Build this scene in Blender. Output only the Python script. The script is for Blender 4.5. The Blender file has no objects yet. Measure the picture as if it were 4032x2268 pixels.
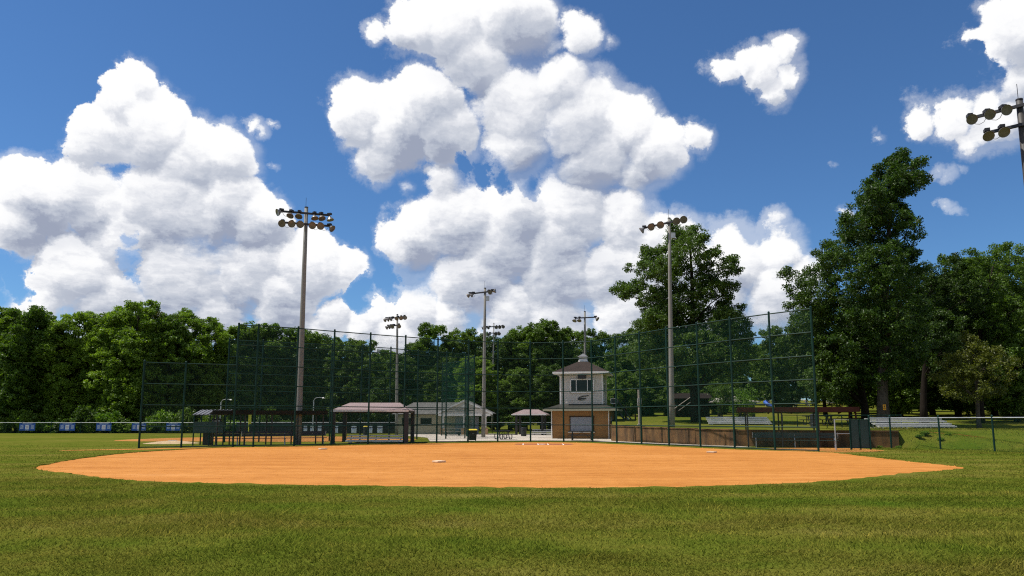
import bpy, bmesh, math, random
import numpy as np
from mathutils import Vector, Matrix
from mathutils.bvhtree import BVHTree
scn = bpy.context.scene
C = scn.collection
# ---------------------------------------------------------------- camera: 1.7 m above the grass, looking up a little
cd = bpy.data.cameras.new('camera'); cam = bpy.data.objects.new('camera', cd); C.objects.link(cam)
cam.location = (0, 0, 1.7); cam.rotation_euler = (math.radians(90) + .1366, 0, 0)
cd.sensor_width = 36; cd.lens = 36*2880/4032; cd.shift_y = 122/4032; cd.clip_end = 6000; cd.clip_start = .1
scn.camera = cam
scn.render.engine = 'CYCLES'
scn.cycles.use_denoising = False
scn.cycles.pixel_filter_type = 'BLACKMAN_HARRIS'; scn.cycles.filter_width = 1.15
scn.cycles.max_bounces = 6; scn.cycles.diffuse_bounces = 3; scn.cycles.transparent_max_bounces = 24
scn.cycles.transmission_bounces = 4; scn.cycles.glossy_bounces = 2
scn.cycles.sample_clamp_indirect = 6
# ---------------------------------------------------------------- sky, sun, exposure
SUN_EL, SUN_AZ = math.radians(63), math.radians(-88)      # azimuth from +Y, negative = left
sun_dir = Vector((math.sin(SUN_AZ)*math.cos(SUN_EL), math.cos(SUN_AZ)*math.cos(SUN_EL), math.sin(SUN_EL)))
sd = bpy.data.lights.new('sun', 'SUN'); sd.energy = 4.2; sd.angle = math.radians(0.53); sd.color = (1.0, .955, .88)
so = bpy.data.objects.new('sun', sd); C.objects.link(so)
so.rotation_euler = sun_dir.to_track_quat('Z', 'Y').to_euler()
scn.view_settings.view_transform = 'Standard'; scn.view_settings.look = 'None'
scn.view_settings.exposure = 0.42; scn.view_settings.gamma = 1.0

# cumulus lumps: heading (degrees right of straight ahead), elevation (degrees), angular radius (degrees)
PUFFS = [
 (-28.7,23.0,1.6),(-30.1,21.6,2.0),(-27.3,20.0,3.3),(-30.5,19.1,2.5),(-24.8,18.4,3.5),(-22.4,18.8,2.7),(-21.2,18.1,1.8),(-33.9,14.4,2.8),(-31.4,15.3,2.3),(-34.7,12.5,2.4),
 (-30.2,14.4,2.2),(-25.7,15.0,4.4),(-22.2,15.4,3.4),(-19.9,14.5,2.8),(-28.1,12.5,3.2),(-31.1,10.0,3.3),(-24.9,10.0,4.5),(-20.3,10.9,3.8),(-16.3,11.2,3.4),(-13.3,11.3,2.2),
 (-33.2,8.5,2.1),(-17.9,8.7,3.2),(-28.5,8.1,3.2),(-22.9,7.9,3.1),(-20.0,21.3,0.7),(-19.5,20.9,0.6),(-18.8,21.5,0.4),(-18.5,21.2,0.3),(-18.7,18.6,0.4),(-7.5,29.6,2.6),
 (-4.6,29.7,3.3),(-2.9,27.3,3.2),(0.1,30.1,3.4),(-10.9,28.8,0.9),(5.4,28.8,2.2),(2.7,28.4,1.4),(7.8,28.4,0.9),(-12.5,22.9,2.7),(-9.3,22.0,3.3),(-10.8,20.4,2.3),
 (-6.8,23.8,2.9),(-5.5,21.8,3.0),(0.1,24.0,3.8),(3.7,25.3,2.9),(5.3,23.0,3.9),(9.1,22.0,2.8),(11.3,20.1,2.8),(6.8,20.0,3.5),(14.5,21.0,1.5),(10.0,18.7,2.3),
 (0.4,21.3,2.8),(-6.0,18.7,2.2),(-8.9,18.0,1.0),(-4.4,15.9,3.8),(0.4,15.9,3.8),(-7.6,14.3,3.1),(5.2,16.2,3.8),(8.6,15.2,3.0),(-1.2,13.5,4.2),(3.6,13.5,3.5),
 (-9.9,13.9,1.6),(10.5,13.9,2.4),(-2.8,11.0,3.8),(3.5,11.0,4.2),(8.6,11.5,3.4),(12.9,12.3,3.2),(17.3,11.7,2.8),(20.6,12.1,1.9),(20.6,14.0,1.0),(22.0,10.5,1.9),
 (15.7,9.1,4.0),(20.0,8.6,3.2),(-7.5,8.6,2.4),(-10.8,8.1,2.0),(-5.0,7.9,2.1),(0.1,8.8,2.8),(3.5,7.9,3.5),(9.7,8.4,3.4),(-9.0,6.6,2.4),(17.2,25.9,1.3),
 (18.9,26.3,1.3),(20.3,25.5,1.6),(21.9,26.3,1.2),(21.1,23.8,1.3),(22.3,24.5,1.1),(36.4,24.3,2.7),(34.0,24.7,1.1),(34.9,22.5,1.2),(36.4,21.4,2.1),(34.3,20.2,1.4),
 (32.4,19.8,1.6),(30.2,20.2,1.4),(35.5,19.1,2.0),(33.4,18.4,1.2),(27.3,20.0,0.4),(27.5,19.4,0.5),(31.3,16.9,0.5),(32.0,16.7,0.6),(32.7,16.7,0.4),(31.7,14.4,0.4),
 (31.9,13.9,0.4),(32.1,13.6,0.3),(24.9,14.2,1.0),(24.2,18.2,0.3),(24.6,18.1,0.3),(-34.7,7.3,0.8),(-34.9,6.1,0.9),(-33.3,6.0,1.0),(-32.5,6.7,0.9),(-30.5,6.0,1.7),
 (-29.2,5.7,1.6),(-28.1,6.7,1.4),(-25.8,6.6,1.2),(-24.7,5.9,1.1),(-23.1,7.0,1.9),(-21.7,6.0,1.6),(-19.6,6.1,1.3),(-18.0,7.4,1.3),(-16.1,6.5,1.9),(-14.1,7.7,2.0),
 (-11.8,7.2,1.8),(-8.5,7.0,1.3),(-7.0,7.5,1.6),(-4.9,7.9,2.2),(-2.3,6.4,1.4),(-1.5,7.5,1.7),(1.0,6.4,2.0),(3.4,7.7,1.6),(5.2,6.8,1.4),(7.1,7.1,1.3),
 (8.6,7.4,1.4),(10.1,7.8,1.1),(12.8,6.6,1.3),(14.8,6.8,1.7),(16.5,6.4,1.4),(17.6,6.4,1.2),
]
# thick flat undersides and clear gaps between the clouds, given the same way
BASES = [
 (-34.8,11.9,2.0),(-33.3,12.4,2.3),(-31.7,12.7,2.2),(-30.4,13.3,1.6),(-27.7,14.2,1.9),(-25.8,12.7,2.1),(-22.1,13.1,2.2),(-19.8,13.3,2.0),(-18.1,13.7,1.6),(-10.8,20.1,1.6),
 (-8.3,20.4,2.4),(-6.1,20.9,2.1),(1.4,20.3,2.2),(3.6,19.8,2.6),(6.2,19.2,2.9),(8.7,18.8,2.6),(10.6,19.0,2.1),(-6.6,13.1,1.7),(-4.4,13.0,2.5),(-1.8,13.2,2.7),
 (0.7,13.6,2.5),(3.2,13.8,2.2),(-1.2,10.4,2.2),(1.3,10.7,2.7),(4.2,11.0,3.0),(6.7,11.2,2.7),(-3.4,9.8,2.0),(17.2,9.3,2.8),(19.2,8.6,2.7),(15.2,10.0,1.9),
 (0.4,29.8,2.4),(1.4,28.4,2.0),(-9.1,27.3,1.6),(-4.5,24.5,2.8),(-3.5,22.5,2.1),(35.6,25.0,1.4),(36.3,20.4,1.4),(-24.0,8.4,2.6),(-21.8,8.2,2.7),(-28.5,7.8,1.9),
 (-17.9,7.8,2.3),
]
GAPS = [
 (-27.7,12.5,0.9),(-27.6,11.3,1.1),(-27.4,10.1,0.6),(-4.1,19.7,0.8),(-2.4,19.0,1.0),(-0.6,18.5,1.0),(1.8,17.8,1.2),(-9.5,10.9,1.5),(-8.7,9.7,1.2),(-11.9,9.4,1.7),
 (-34.4,9.4,0.9),
]
def build_world():
    w = bpy.data.worlds.new('World'); scn.world = w; w.use_nodes = True
    nt = w.node_tree; nt.nodes.clear()
    def puff_group(name, lumps, flat=None):
        g = bpy.data.node_groups.new(name, 'ShaderNodeTree')
        g.interface.new_socket('dir', in_out='INPUT', socket_type='NodeSocketVector')
        g.interface.new_socket('cover', in_out='OUTPUT', socket_type='NodeSocketFloat')
        gi = g.nodes.new('NodeGroupInput'); go = g.nodes.new('NodeGroupOutput')
        sx = g.nodes.new('ShaderNodeSeparateXYZ'); g.links.new(gi.outputs[0], sx.inputs[0])
        rep = []
        for ax in range(3):
            cb = g.nodes.new('ShaderNodeCombineXYZ')
            for j in range(3): g.links.new(sx.outputs[ax], cb.inputs[j])
            rep.append(cb.outputs[0])
        rows = []                                  # each lump is a dome hgt*(1-d2/r2), linear in the direction; three lumps per vector
        for (az, el, r) in lumps:
            a, e, rr = math.radians(az), math.radians(el), math.radians(r)
            hgt = -.14 + 1.14*min(1.0, r/2.9)**1.2      # small scraps stay thin, big clouds are thick
            if flat: hgt = flat
            q = 2*(hgt + (.55 if not flat else 0.0))/(rr*(1.13 if not flat else 1.0))**2
            rows.append((math.sin(a)*math.cos(e)*q, math.cos(a)*math.cos(e)*q, math.sin(e)*q, hgt - q))
        while len(rows) % 3: rows.append(rows[-1])
        prev = None
        for i in range(0, len(rows), 3):
            t = rows[i:i+3]; acc = tuple(x[3] for x in t)
            for ax in (1, 0, 2):
                n = g.nodes.new('ShaderNodeVectorMath'); n.operation = 'MULTIPLY_ADD'
                g.links.new(rep[ax], n.inputs[0]); n.inputs[1].default_value = tuple(x[ax] for x in t)
                if isinstance(acc, tuple): n.inputs[2].default_value = acc
                else: g.links.new(acc, n.inputs[2])
                acc = n.outputs[0]
            if prev is None: prev = acc
            else:
                n = g.nodes.new('ShaderNodeVectorMath'); n.operation = 'MAXIMUM'
                g.links.new(prev, n.inputs[0]); g.links.new(acc, n.inputs[1]); prev = n.outputs[0]
        s3 = g.nodes.new('ShaderNodeSeparateXYZ'); g.links.new(prev, s3.inputs[0]); prev = s3.outputs[0]
        for j in (1, 2):
            x = g.nodes.new('ShaderNodeMath'); x.operation = 'SMOOTH_MAX'; x.inputs[2].default_value = .15
            g.links.new(prev, x.inputs[0]); g.links.new(s3.outputs[j], x.inputs[1]); prev = x.outputs[0]
        g.links.new(prev, go.inputs[0])
        return g
    pg = puff_group('cumulus_lumps', PUFFS); bg = puff_group('thick_bases', BASES, 1.0); gg = puff_group('clear_gaps', GAPS, 1.0)
    N = nt.nodes.new; L = nt.links.new
    def math_(op, a, b=None, c=None, clamp=False):
        n = N('ShaderNodeMath'); n.operation = op; n.use_clamp = clamp
        for i, v in enumerate((a, b, c)):
            if v is None: continue
            if isinstance(v, (int, float)): n.inputs[i].default_value = v
            else: L(v, n.inputs[i])
        return n.outputs[0]
    def vmath(op, a, b=None, s=None, s_in=None):
        n = N('ShaderNodeVectorMath'); n.operation = op
        for i, v in enumerate((a, b)):
            if v is None: continue
            if isinstance(v, tuple): n.inputs[i].default_value = v
            else: L(v, n.inputs[i])
        if s is not None: n.inputs['Scale'].default_value = s
        if s_in is not None: L(s_in, n.inputs['Scale'])
        return n.outputs['Value'] if op in ('DISTANCE', 'DOT_PRODUCT', 'LENGTH') else n.outputs[0]
    def maprange(v, a, b, c, d, kind='SMOOTHSTEP'):
        n = N('ShaderNodeMapRange'); n.interpolation_type = kind; n.clamp = True
        L(v, n.inputs[0])
        for i, q in enumerate((a, b, c, d)): n.inputs[i+1].default_value = q
        return n.outputs[0]
    tc = N('ShaderNodeTexCoord'); dirv = vmath('NORMALIZE', tc.outputs['Generated'])
    # turbulence that breaks the lumps' round outlines
    wn = N('ShaderNodeTexNoise'); wn.inputs['Scale'].default_value = 9; wn.inputs['Detail'].default_value = 7.5
    wn.inputs['Roughness'].default_value = .66; L(dirv, wn.inputs['Vector'])
    warp = vmath('SCALE', vmath('SUBTRACT', wn.outputs['Color'], (.5, .5, .5)), s=.075)
    def billow(v, scale, det):
        n = N('ShaderNodeTexVoronoi'); n.feature = 'F1'; n.inputs['Scale'].default_value = scale
        n.inputs['Detail'].default_value = det; n.inputs['Roughness'].default_value = .58; n.inputs['Lacunarity'].default_value = 2.35
        n.normalize = True
        L(v, n.inputs['Vector']); return n.outputs['Distance']
    FWD = (0.0, .97, .24)
    # sky beyond the part that the lumps describe carries the same kind of cloud
    far = N('ShaderNodeTexNoise'); far.inputs['Scale'].default_value = 3.1; far.inputs['Detail'].default_value = 3
    L(dirv, far.inputs['Vector'])
    side = maprange(vmath('DOT_PRODUCT', dirv, FWD), .70, .58, -5., 0.)
    farc = math_('ADD', math_('MULTIPLY_ADD', far.outputs['Fac'], 4.2, -2.3), side)
    fine = math_('MULTIPLY_ADD', wn.outputs['Fac'], 1.3, -.65)
    sz = N('ShaderNodeSeparateXYZ'); L(dirv, sz.inputs[0])
    persp = math_('DIVIDE', .78, math_('ADD', math_('MAXIMUM', sz.outputs[2], 0.0), .34))     # billows look smaller towards the horizon
    def field(off, det):
        d = dirv if off is None else vmath('ADD', dirv, off)
        dw = vmath('NORMALIZE', vmath('ADD', d, warp))
        g = N('ShaderNodeGroup'); g.node_tree = pg; L(dw, g.inputs[0])
        b = billow(vmath('SCALE', dw, s_in=persp), 11, det)
        cov = math_('MAXIMUM', g.outputs[0], farc)
        return math_('MULTIPLY_ADD', b, -1.15, math_('ADD', cov, .50))
    dwm = vmath('NORMALIZE', vmath('ADD', dirv, warp)); dwg = vmath('NORMALIZE', vmath('ADD', dirv, vmath('SCALE', warp, s=1.5)))
    gn = N('ShaderNodeGroup'); gn.node_tree = gg; L(dwg, gn.inputs[0]); gap = math_('MAXIMUM', gn.outputs[0], 0.0)
    bn = N('ShaderNodeGroup'); bn.node_tree = bg; L(dwm, bn.inputs[0]); thick = math_('MULTIPLY', maprange(bn.outputs[0], 0., 1., 0., 1., 'LINEAR'), math_('MULTIPLY_ADD', wn.outputs['Fac'], 1.6, .2))
    dens = math_('MULTIPLY_ADD', gap, -1.15, math_('ADD', field(None, 4.6), fine))
    s1 = tuple(Vector((-.006, 0, .015)))
    s2 = tuple(Vector((-.010, 0, .050)))
    d1 = math_('MULTIPLY_ADD', gap, -1.15, math_('ADD', field(s1, 3.0), fine))
    d2 = field(s2, 1.0)
    wn2 = N('ShaderNodeTexNoise'); wn2.inputs['Scale'].default_value = 4.5; wn2.inputs['Detail'].default_value = 2; L(dirv, wn2.inputs['Vector'])
    return dict(thick=thick, wn2=wn2.outputs['Fac'], w=w, nt=nt, N=N, L=L, math_=math_, vmath=vmath, maprange=maprange, dirv=dirv, dens=dens, d1=d1, d2=d2, wn=wn)
def finish_world(k):
    N, L, math_, maprange = k['N'], k['L'], k['math_'], k['maprange']
    sky = N('ShaderNodeTexSky'); sky.sky_type = 'NISHITA'; sky.sun_disc = False
    sky.sun_elevation = SUN_EL; sky.sun_rotation = SUN_AZ
    sky.altitude = 250; sky.air_density = 1.0; sky.dust_density = .1; sky.ozone_density = 2.0
    bsky = N('ShaderNodeBackground'); bsky.inputs['Strength'].default_value = .067; tint = N('ShaderNodeMix'); tint.data_type = 'RGBA'; tint.blend_type = 'MULTIPLY'; tint.inputs[0].default_value = 1
    L(sky.outputs[0], tint.inputs[6]); tint.inputs[7].default_value = (.58, .90, 1.22, 1); L(tint.outputs[2], bsky.inputs['Color'])
    # light inside the cloud: little cloud towards the sun = bright, much cloud above = grey base
    near = math_('SUBTRACT', k['d1'], k['dens'])
    rim = maprange(near, -.30, .26, 1.0, 0.0, 'LINEAR')
    deep = maprange(k['d2'], -.2, 1.6, 1.0, 0.0, 'LINEAR')
    soft = math_('MULTIPLY', maprange(deep, .1, .8, .75, .26, 'LINEAR'), maprange(k['wn2'], .38, .62, .6, 1.9, 'LINEAR'))
    alpha = maprange(math_('DIVIDE', k['dens'], soft), 0., 1., 0., 1.)
    veil = maprange(math_('ADD', math_('MULTIPLY', k['wn'].outputs['Fac'], 2.4), math_('MULTIPLY_ADD', k['wn2'], .6, k['dens'])), 1.0, 1.95, 0., .38)           # thin vapour round the edges
    alpha = math_('MAXIMUM', alpha, veil)
    thin = maprange(k['dens'], 0., .5, .25, 0., 'LINEAR')
    lit = math_('ADD', math_('MULTIPLY_ADD', rim, .80, math_('MULTIPLY', deep, .50)), math_('MULTIPLY_ADD', k['thick'], -.27, math_('SUBTRACT', thin, .13)))
    lit = math_('MULTIPLY_ADD', lit, .80, .13, clamp=True)
    cr = N('ShaderNodeValToRGB'); L(lit, cr.inputs[0])
    e = cr.color_ramp.elements
    e[0].position = 0.0; e[0].color = (.33, .37, .48, 1)
    e[1].position = .96; e[1].color = (1.0, 1.0, 1.0, 1)
    for p, c in ((.20, (.49, .53, .62, 1)), (.40, (.62, .65, .72, 1)), (.60, (.80, .815, .86, 1)), (.78, (.95, .955, .97, 1))):
        q = e.new(p); q.color = c
    bcl = N('ShaderNodeBackground'); bcl.inputs['Strength'].default_value = .76; L(cr.outputs[0], bcl.inputs['Color'])
    mx = N('ShaderNodeMixShader'); L(alpha, mx.inputs[0]); L(bsky.outputs[0], mx.inputs[1]); L(bcl.outputs[0], mx.inputs[2])
    out = N('ShaderNodeOutputWorld'); L(mx.outputs[0], out.inputs['Surface'])
    k['w'].cycles.sampling_method = 'NONE'
finish_world(build_world())
# ---------------------------------------------------------------- helpers
R = math.radians
rng = random.Random(7)
def tag(o, label=None, cat=None, group=None, kind=None):
    for k, v in (('label', label), ('category', cat), ('group', group), ('kind', kind)):
        if v: o[k] = v
    return o
def thing(name, label, cat, loc=(0, 0, 0), rz=0.0, group=None):
    o = bpy.data.objects.new(name, None); C.objects.link(o); o.empty_display_size = .3
    o.location = loc; o.rotation_euler = (0, 0, rz)
    return tag(o, label, cat, group)
def link(name, me, mat=None, parent=None, loc=(0, 0, 0), rot=(0, 0, 0), scale=None):
    if mat is not None and not me.materials: me.materials.append(mat)
    o = bpy.data.objects.new(name, me); C.objects.link(o); o.parent = parent
    o.location = loc; o.rotation_euler = rot
    if scale: o.scale = scale
    return o
class MB:
    """collects boxes, tubes, lathes and polygons into one mesh"""
    def __init__(s): s.v, s.f = [], []
    def add(s, vs, fs):
        n = len(s.v); s.v += [tuple(q) for q in vs]; s.f += [tuple(i+n for i in f) for f in fs]; return s
    def box(s, c, d, rz=0.0, rx=0.0):
        m = Matrix.Rotation(rz, 3, 'Z') @ Matrix.Rotation(rx, 3, 'X')
        vs = [Vector(c) + m @ Vector((sx*d[0]/2, sy*d[1]/2, sz*d[2]/2)) for sz in (-1, 1) for sy in (-1, 1) for sx in (-1, 1)]
        return s.add(vs, [(0, 2, 3, 1), (4, 5, 7, 6), (0, 1, 5, 4), (2, 6, 7, 3), (0, 4, 6, 2), (1, 3, 7, 5)])
    def tube(s, pts, r, n=8, cap=True):
        pts = [Vector(p) for p in pts]; rs = r if isinstance(r, (list, tuple)) else [r]*len(pts)
        base = len(s.v); up = Vector((0, 0, 1))
        for i, p in enumerate(pts):
            t = (pts[min(i+1, len(pts)-1)] - pts[max(i-1, 0)]).normalized()
            a = t.cross(up if abs(t.z) < .95 else Vector((1, 0, 0))).normalized(); b = t.cross(a)
            for k in range(n):
                w = 2*math.pi*k/n; q = p + (a*math.cos(w) + b*math.sin(w))*rs[i]; s.v.append(tuple(q))
        for i in range(len(pts)-1):
            for k in range(n):
                a0 = base+i*n+k; a1 = base+i*n+(k+1) % n; s.f.append((a0, a1, a1+n, a0+n))
        if cap:
            s.f.append(tuple(base+k for k in range(n))[::-1]); s.f.append(tuple(base+(len(pts)-1)*n+k for k in range(n)))
        return s
    def lathe(s, prof, n=16, axis_to=None, origin=(0, 0, 0)):
        m = Vector(axis_to).to_track_quat('Z', 'Y').to_matrix() if axis_to else Matrix.Identity(3)
        base = len(s.v); o = Vector(origin)
        for (r, z) in prof:
            for k in range(n):
                w = 2*math.pi*k/n; s.v.append(tuple(o + m @ Vector((r*math.cos(w), r*math.sin(w), z))))
        for i in range(len(prof)-1):
            for k in range(n):
                a0 = base+i*n+k; a1 = base+i*n+(k+1) % n; s.f.append((a0, a1, a1+n, a0+n))
        return s
    def prism(s, poly, z0, z1):
        n = len(poly)
        return s.add([(x, y, z0) for x, y in poly]+[(x, y, z1) for x, y in poly],
                     [tuple(range(n))[::-1], tuple(range(n, 2*n))]+[(i, (i+1) % n, n+(i+1) % n, n+i) for i in range(n)])
    def mesh(s, name, smooth=False):
        me = bpy.data.meshes.new(name); me.from_pydata(s.v, [], s.f)
        if smooth: me.polygons.foreach_set('use_smooth', [True]*len(me.polygons))
        me.update(); return me
    def build(s, name, mat, parent=None, loc=(0, 0, 0), smooth=False, rot=(0, 0, 0)):
        return link(name, s.mesh(name, smooth), mat, parent, loc, rot)
def bar(name, p0, p1, r, mat, parent, n=8):
    return MB().tube([(0, 0, 0), Vector(p1)-Vector(p0)], r, n).build(name, mat, parent, p0, smooth=False)
def boxp(name, c, d, mat, parent, rz=0.0, rx=0.0):
    return MB().box((0, 0, 0), d).build(name, mat, parent, c, rot=(rx, 0, rz))
def np_mesh(name, V, F, smooth=False):
    me = bpy.data.meshes.new(name); k = F.shape[1]
    me.vertices.add(len(V)); me.vertices.foreach_set('co', np.ascontiguousarray(V, dtype=np.float32).ravel())
    me.loops.add(F.size); me.loops.foreach_set('vertex_index', np.ascontiguousarray(F, dtype=np.int32).ravel())
    me.polygons.add(len(F)); me.polygons.foreach_set('loop_start', np.arange(0, F.size, k, dtype=np.int32))
    me.polygons.foreach_set('loop_total', np.full(len(F), k, dtype=np.int32))
    if smooth: me.polygons.foreach_set('use_smooth', np.ones(len(F), dtype=bool))
    me.update(calc_edges=True); return me
def copy_tree(o, parent=None):
    c = o.copy(); C.objects.link(c); c.parent = parent
    for ch in o.children: copy_tree(ch, c)
    return c

# ---------------------------------------------------------------- materials
class NT:
    def __init__(s, name):
        s.m = bpy.data.materials.new(name); s.m.use_nodes = True; s.t = s.m.node_tree
        s.t.nodes.clear(); s.out = s.N('ShaderNodeOutputMaterial')
    def N(s, k, **kw):
        n = s.t.nodes.new(k)
        for a, b in kw.items(): setattr(n, a, b)
        return n
    def put(s, sock, v):
        if isinstance(v, bpy.types.NodeSocket): s.t.links.new(v, sock)
        else: sock.default_value = v
    def noise(s, vec, scale, detail=4, rough=.55, out='Fac'):
        n = s.N('ShaderNodeTexNoise'); s.put(n.inputs['Vector'], vec)
        n.inputs['Scale'].default_value = scale; n.inputs['Detail'].default_value = detail; n.inputs['Roughness'].default_value = rough
        return n.outputs[out]
    def mapping(s, scale=(1, 1, 1), rot=(0, 0, 0), src='Object'):
        tc = s.N('ShaderNodeTexCoord')
        if src == 'World': g = s.N('ShaderNodeNewGeometry'); v = g.outputs['Position']
        else: v = tc.outputs[src]
        m = s.N('ShaderNodeMapping'); s.put(m.inputs['Vector'], v); m.inputs['Scale'].default_value = scale; m.inputs['Rotation'].default_value = rot
        return m.outputs[0]
    def ramp(s, fac, stops):
        n = s.N('ShaderNodeValToRGB'); s.put(n.inputs[0], fac); e = n.color_ramp.elements
        while len(e) < len(stops): e.new(.5)
        for q, (p, c) in zip(e, stops): q.position = p; q.color = (*c, 1) if len(c) == 3 else c
        return n.outputs[0]
    def mix(s, fac, a, b, mode='MIX'):
        n = s.N('ShaderNodeMix', data_type='RGBA', blend_type=mode)
        s.put(n.inputs[0], fac); s.put(n.inputs[6], a if not isinstance(a, tuple) else (*a[:3], 1)); s.put(n.inputs[7], b if not isinstance(b, tuple) else (*b[:3], 1))
        return n.outputs[2]
    def math(s, op, a, b=0.0, c=0.0, clamp=False):
        n = s.N('ShaderNodeMath', operation=op, use_clamp=clamp)
        for i, v in enumerate((a, b, c)): s.put(n.inputs[i], v)
        return n.outputs[0]
    def bump(s, h, strength=.3, dist=.02):
        n = s.N('ShaderNodeBump'); s.put(n.inputs['Height'], h); n.inputs['Strength'].default_value = strength; n.inputs['Distance'].default_value = dist
        return n.outputs[0]
    def principled(s, col, rough=.7, metal=0.0, normal=None, spec=None):
        n = s.N('ShaderNodeBsdfPrincipled'); s.put(n.inputs['Base Color'], (*col[:3], 1) if isinstance(col, tuple) else col)
        s.put(n.inputs['Roughness'], rough); s.put(n.inputs['Metallic'], metal)
        if normal is not None: s.put(n.inputs['Normal'], normal)
        if spec is not None: n.inputs['Specular IOR Level'].default_value = spec
        return n.outputs[0]
    def done(s, surf): s.t.links.new(surf, s.out.inputs['Surface']); return s.m
def mat(name, c, var=.25, scale=4.0, rough=.7, metal=0.0, bump=.0, stretch=(1, 1, 1), spec=None, dirt=None):
    """plain weathered surface: two-scale noise on the base colour, optional stains and bump"""
    k = NT(name); v = k.mapping(stretch, src='World')
    a = k.noise(v, scale, 6, .6); b = k.noise(v, scale*.13, 3)
    lo = tuple(x*(1-var) for x in c); hi = tuple(min(1, x*(1+var)) for x in c)
    col = k.ramp(k.math('MULTIPLY_ADD', a, .65, k.math('MULTIPLY', b, .35)), [(.32, lo), (.5, c), (.68, hi)])
    if dirt: col = k.mix(k.ramp(k.noise(v, scale*.5, 6, .7), [(.5, (0, 0, 0)), (.72, (.8, .8, .8))]), col, dirt)
    nrm = k.bump(a, bump, .01) if bump else None
    return k.done(k.principled(col, rough, metal, nrm, spec))
def grass_mat(name, tuft=False):
    k = NT(name); w = k.mapping((1, 1, 1), src='World')
    big = k.noise(w, .09, 5, .6); mid = k.noise(w, .55, 6, .65); fine = k.noise(k.mapping((30, 14, 30), src='World'), 1.0, 6, .7)
    stripe = k.noise(k.mapping((.04, .55, 1), (0, 0, .06), src='World'), 1.0, 3, .5)
    f = k.math('ADD', k.math('MULTIPLY', big, .32), k.math('ADD', k.math('MULTIPLY', mid, .38), k.math('MULTIPLY', stripe, .30)))
    col = k.ramp(f, [(.35, (.072, .118, .012)), (.45, (.112, .137, .018)), (.53, (.152, .152, .026)), (.64, (.208, .184, .046))])
    if tuft:
        rnd = k.N('ShaderNodeNewGeometry').outputs['Random Per Island']
        col = k.mix(.8, col, k.ramp(rnd, [(0, (.75, .78, .6)), (.45, (1.25, 1.25, 1.1)), (.85, (1.7, 1.6, 1.5)), (1, (2.5, 2.1, 1.9))]), 'MULTIPLY')
        d = k.N('ShaderNodeBsdfDiffuse'); k.put(d.inputs[0], col)
        t = k.N('ShaderNodeBsdfTranslucent'); k.put(t.inputs[0], col)
        m = k.N('ShaderNodeMixShader'); m.inputs[0].default_value = .4
        k.put(m.inputs[1], d.outputs[0]); k.put(m.inputs[2], t.outputs[0]); return k.done(m.outputs[0])
    col = k.mix(.9, col, k.ramp(fine, [(.3, (.30, .33, .28)), (.5, (.72, .74, .66)), (.7, (1.1, 1.08, 1.0))]), 'MULTIPLY')
    d = k.N('ShaderNodeBsdfDiffuse'); k.put(d.inputs[0], col); k.put(d.inputs['Normal'], k.bump(fine, .7, .04)); return k.done(d.outputs[0])
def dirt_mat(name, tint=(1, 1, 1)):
    k = NT(name); w = k.mapping((1, 1, 1), src='World')
    big = k.noise(w, .16, 4, .55); rake = k.noise(k.mapping((.22, 2.6, 1), (0, 0, .10), src='World'), 1.0, 7, .62)
    arc = k.noise(k.mapping((.12, .9, 1), (0, 0, -.05), src='World'), 1.0, 5, .6); fine = k.noise(w, 26, 4, .7)
    f = k.math('ADD', k.math('MULTIPLY', big, .30), k.math('ADD', k.math('MULTIPLY', rake, .38), k.math('MULTIPLY', arc, .32)))
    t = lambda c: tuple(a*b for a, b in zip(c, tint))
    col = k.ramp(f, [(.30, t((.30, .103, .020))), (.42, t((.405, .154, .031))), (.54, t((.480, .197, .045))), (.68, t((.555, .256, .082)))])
    col = k.mix(.6, col, k.ramp(fine, [(.28, (.70, .66, .62)), (.5, (1, 1, 1)), (.74, (1.16, 1.2, 1.26))]), 'MULTIPLY')
    mott = k.noise(w, 1.7, 7, .68)
    col = k.mix(.75, col, k.ramp(mott, [(.30, (.78, .72, .66)), (.5, (1, 1, 1)), (.72, (1.10, 1.13, 1.18))]), 'MULTIPLY')
    h = k.math('ADD', k.math('MULTIPLY', rake, .6), k.math('ADD', k.math('MULTIPLY', fine, .3), k.math('MULTIPLY', mott, .6)))
    return k.done(k.principled(col, .95, 0, k.bump(h, .55, .05), .1))
def leaf_mat(name, dark, light, trans=.32):
    k = NT(name); g = k.N('ShaderNodeNewGeometry'); oi = k.N('ShaderNodeObjectInfo')
    pos = k.noise(k.mapping((1, 1, 1), src='World'), .45, 3, .5)
    f = k.math('ADD', k.math('MULTIPLY', g.outputs['Random Per Island'], .5), k.math('ADD', k.math('MULTIPLY', pos, .5), k.math('MULTIPLY_ADD', oi.outputs['Random'], .56, -.28)))
    col = k.ramp(f, [(.18, dark), (.5, tuple((a+b)/2 for a, b in zip(dark, light))), (.85, light)])
    d = k.principled(col, .5, 0, None, .3)
    t = k.N('ShaderNodeBsdfTranslucent'); k.put(t.inputs[0], k.mix(1.0, col, (1.25, 1.35, .55), 'MULTIPLY'))
    m = k.N('ShaderNodeMixShader'); m.inputs[0].default_value = trans
    k.put(m.inputs[1], d); k.put(m.inputs[2], t.outputs[0]); return k.done(m.outputs[0])
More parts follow.
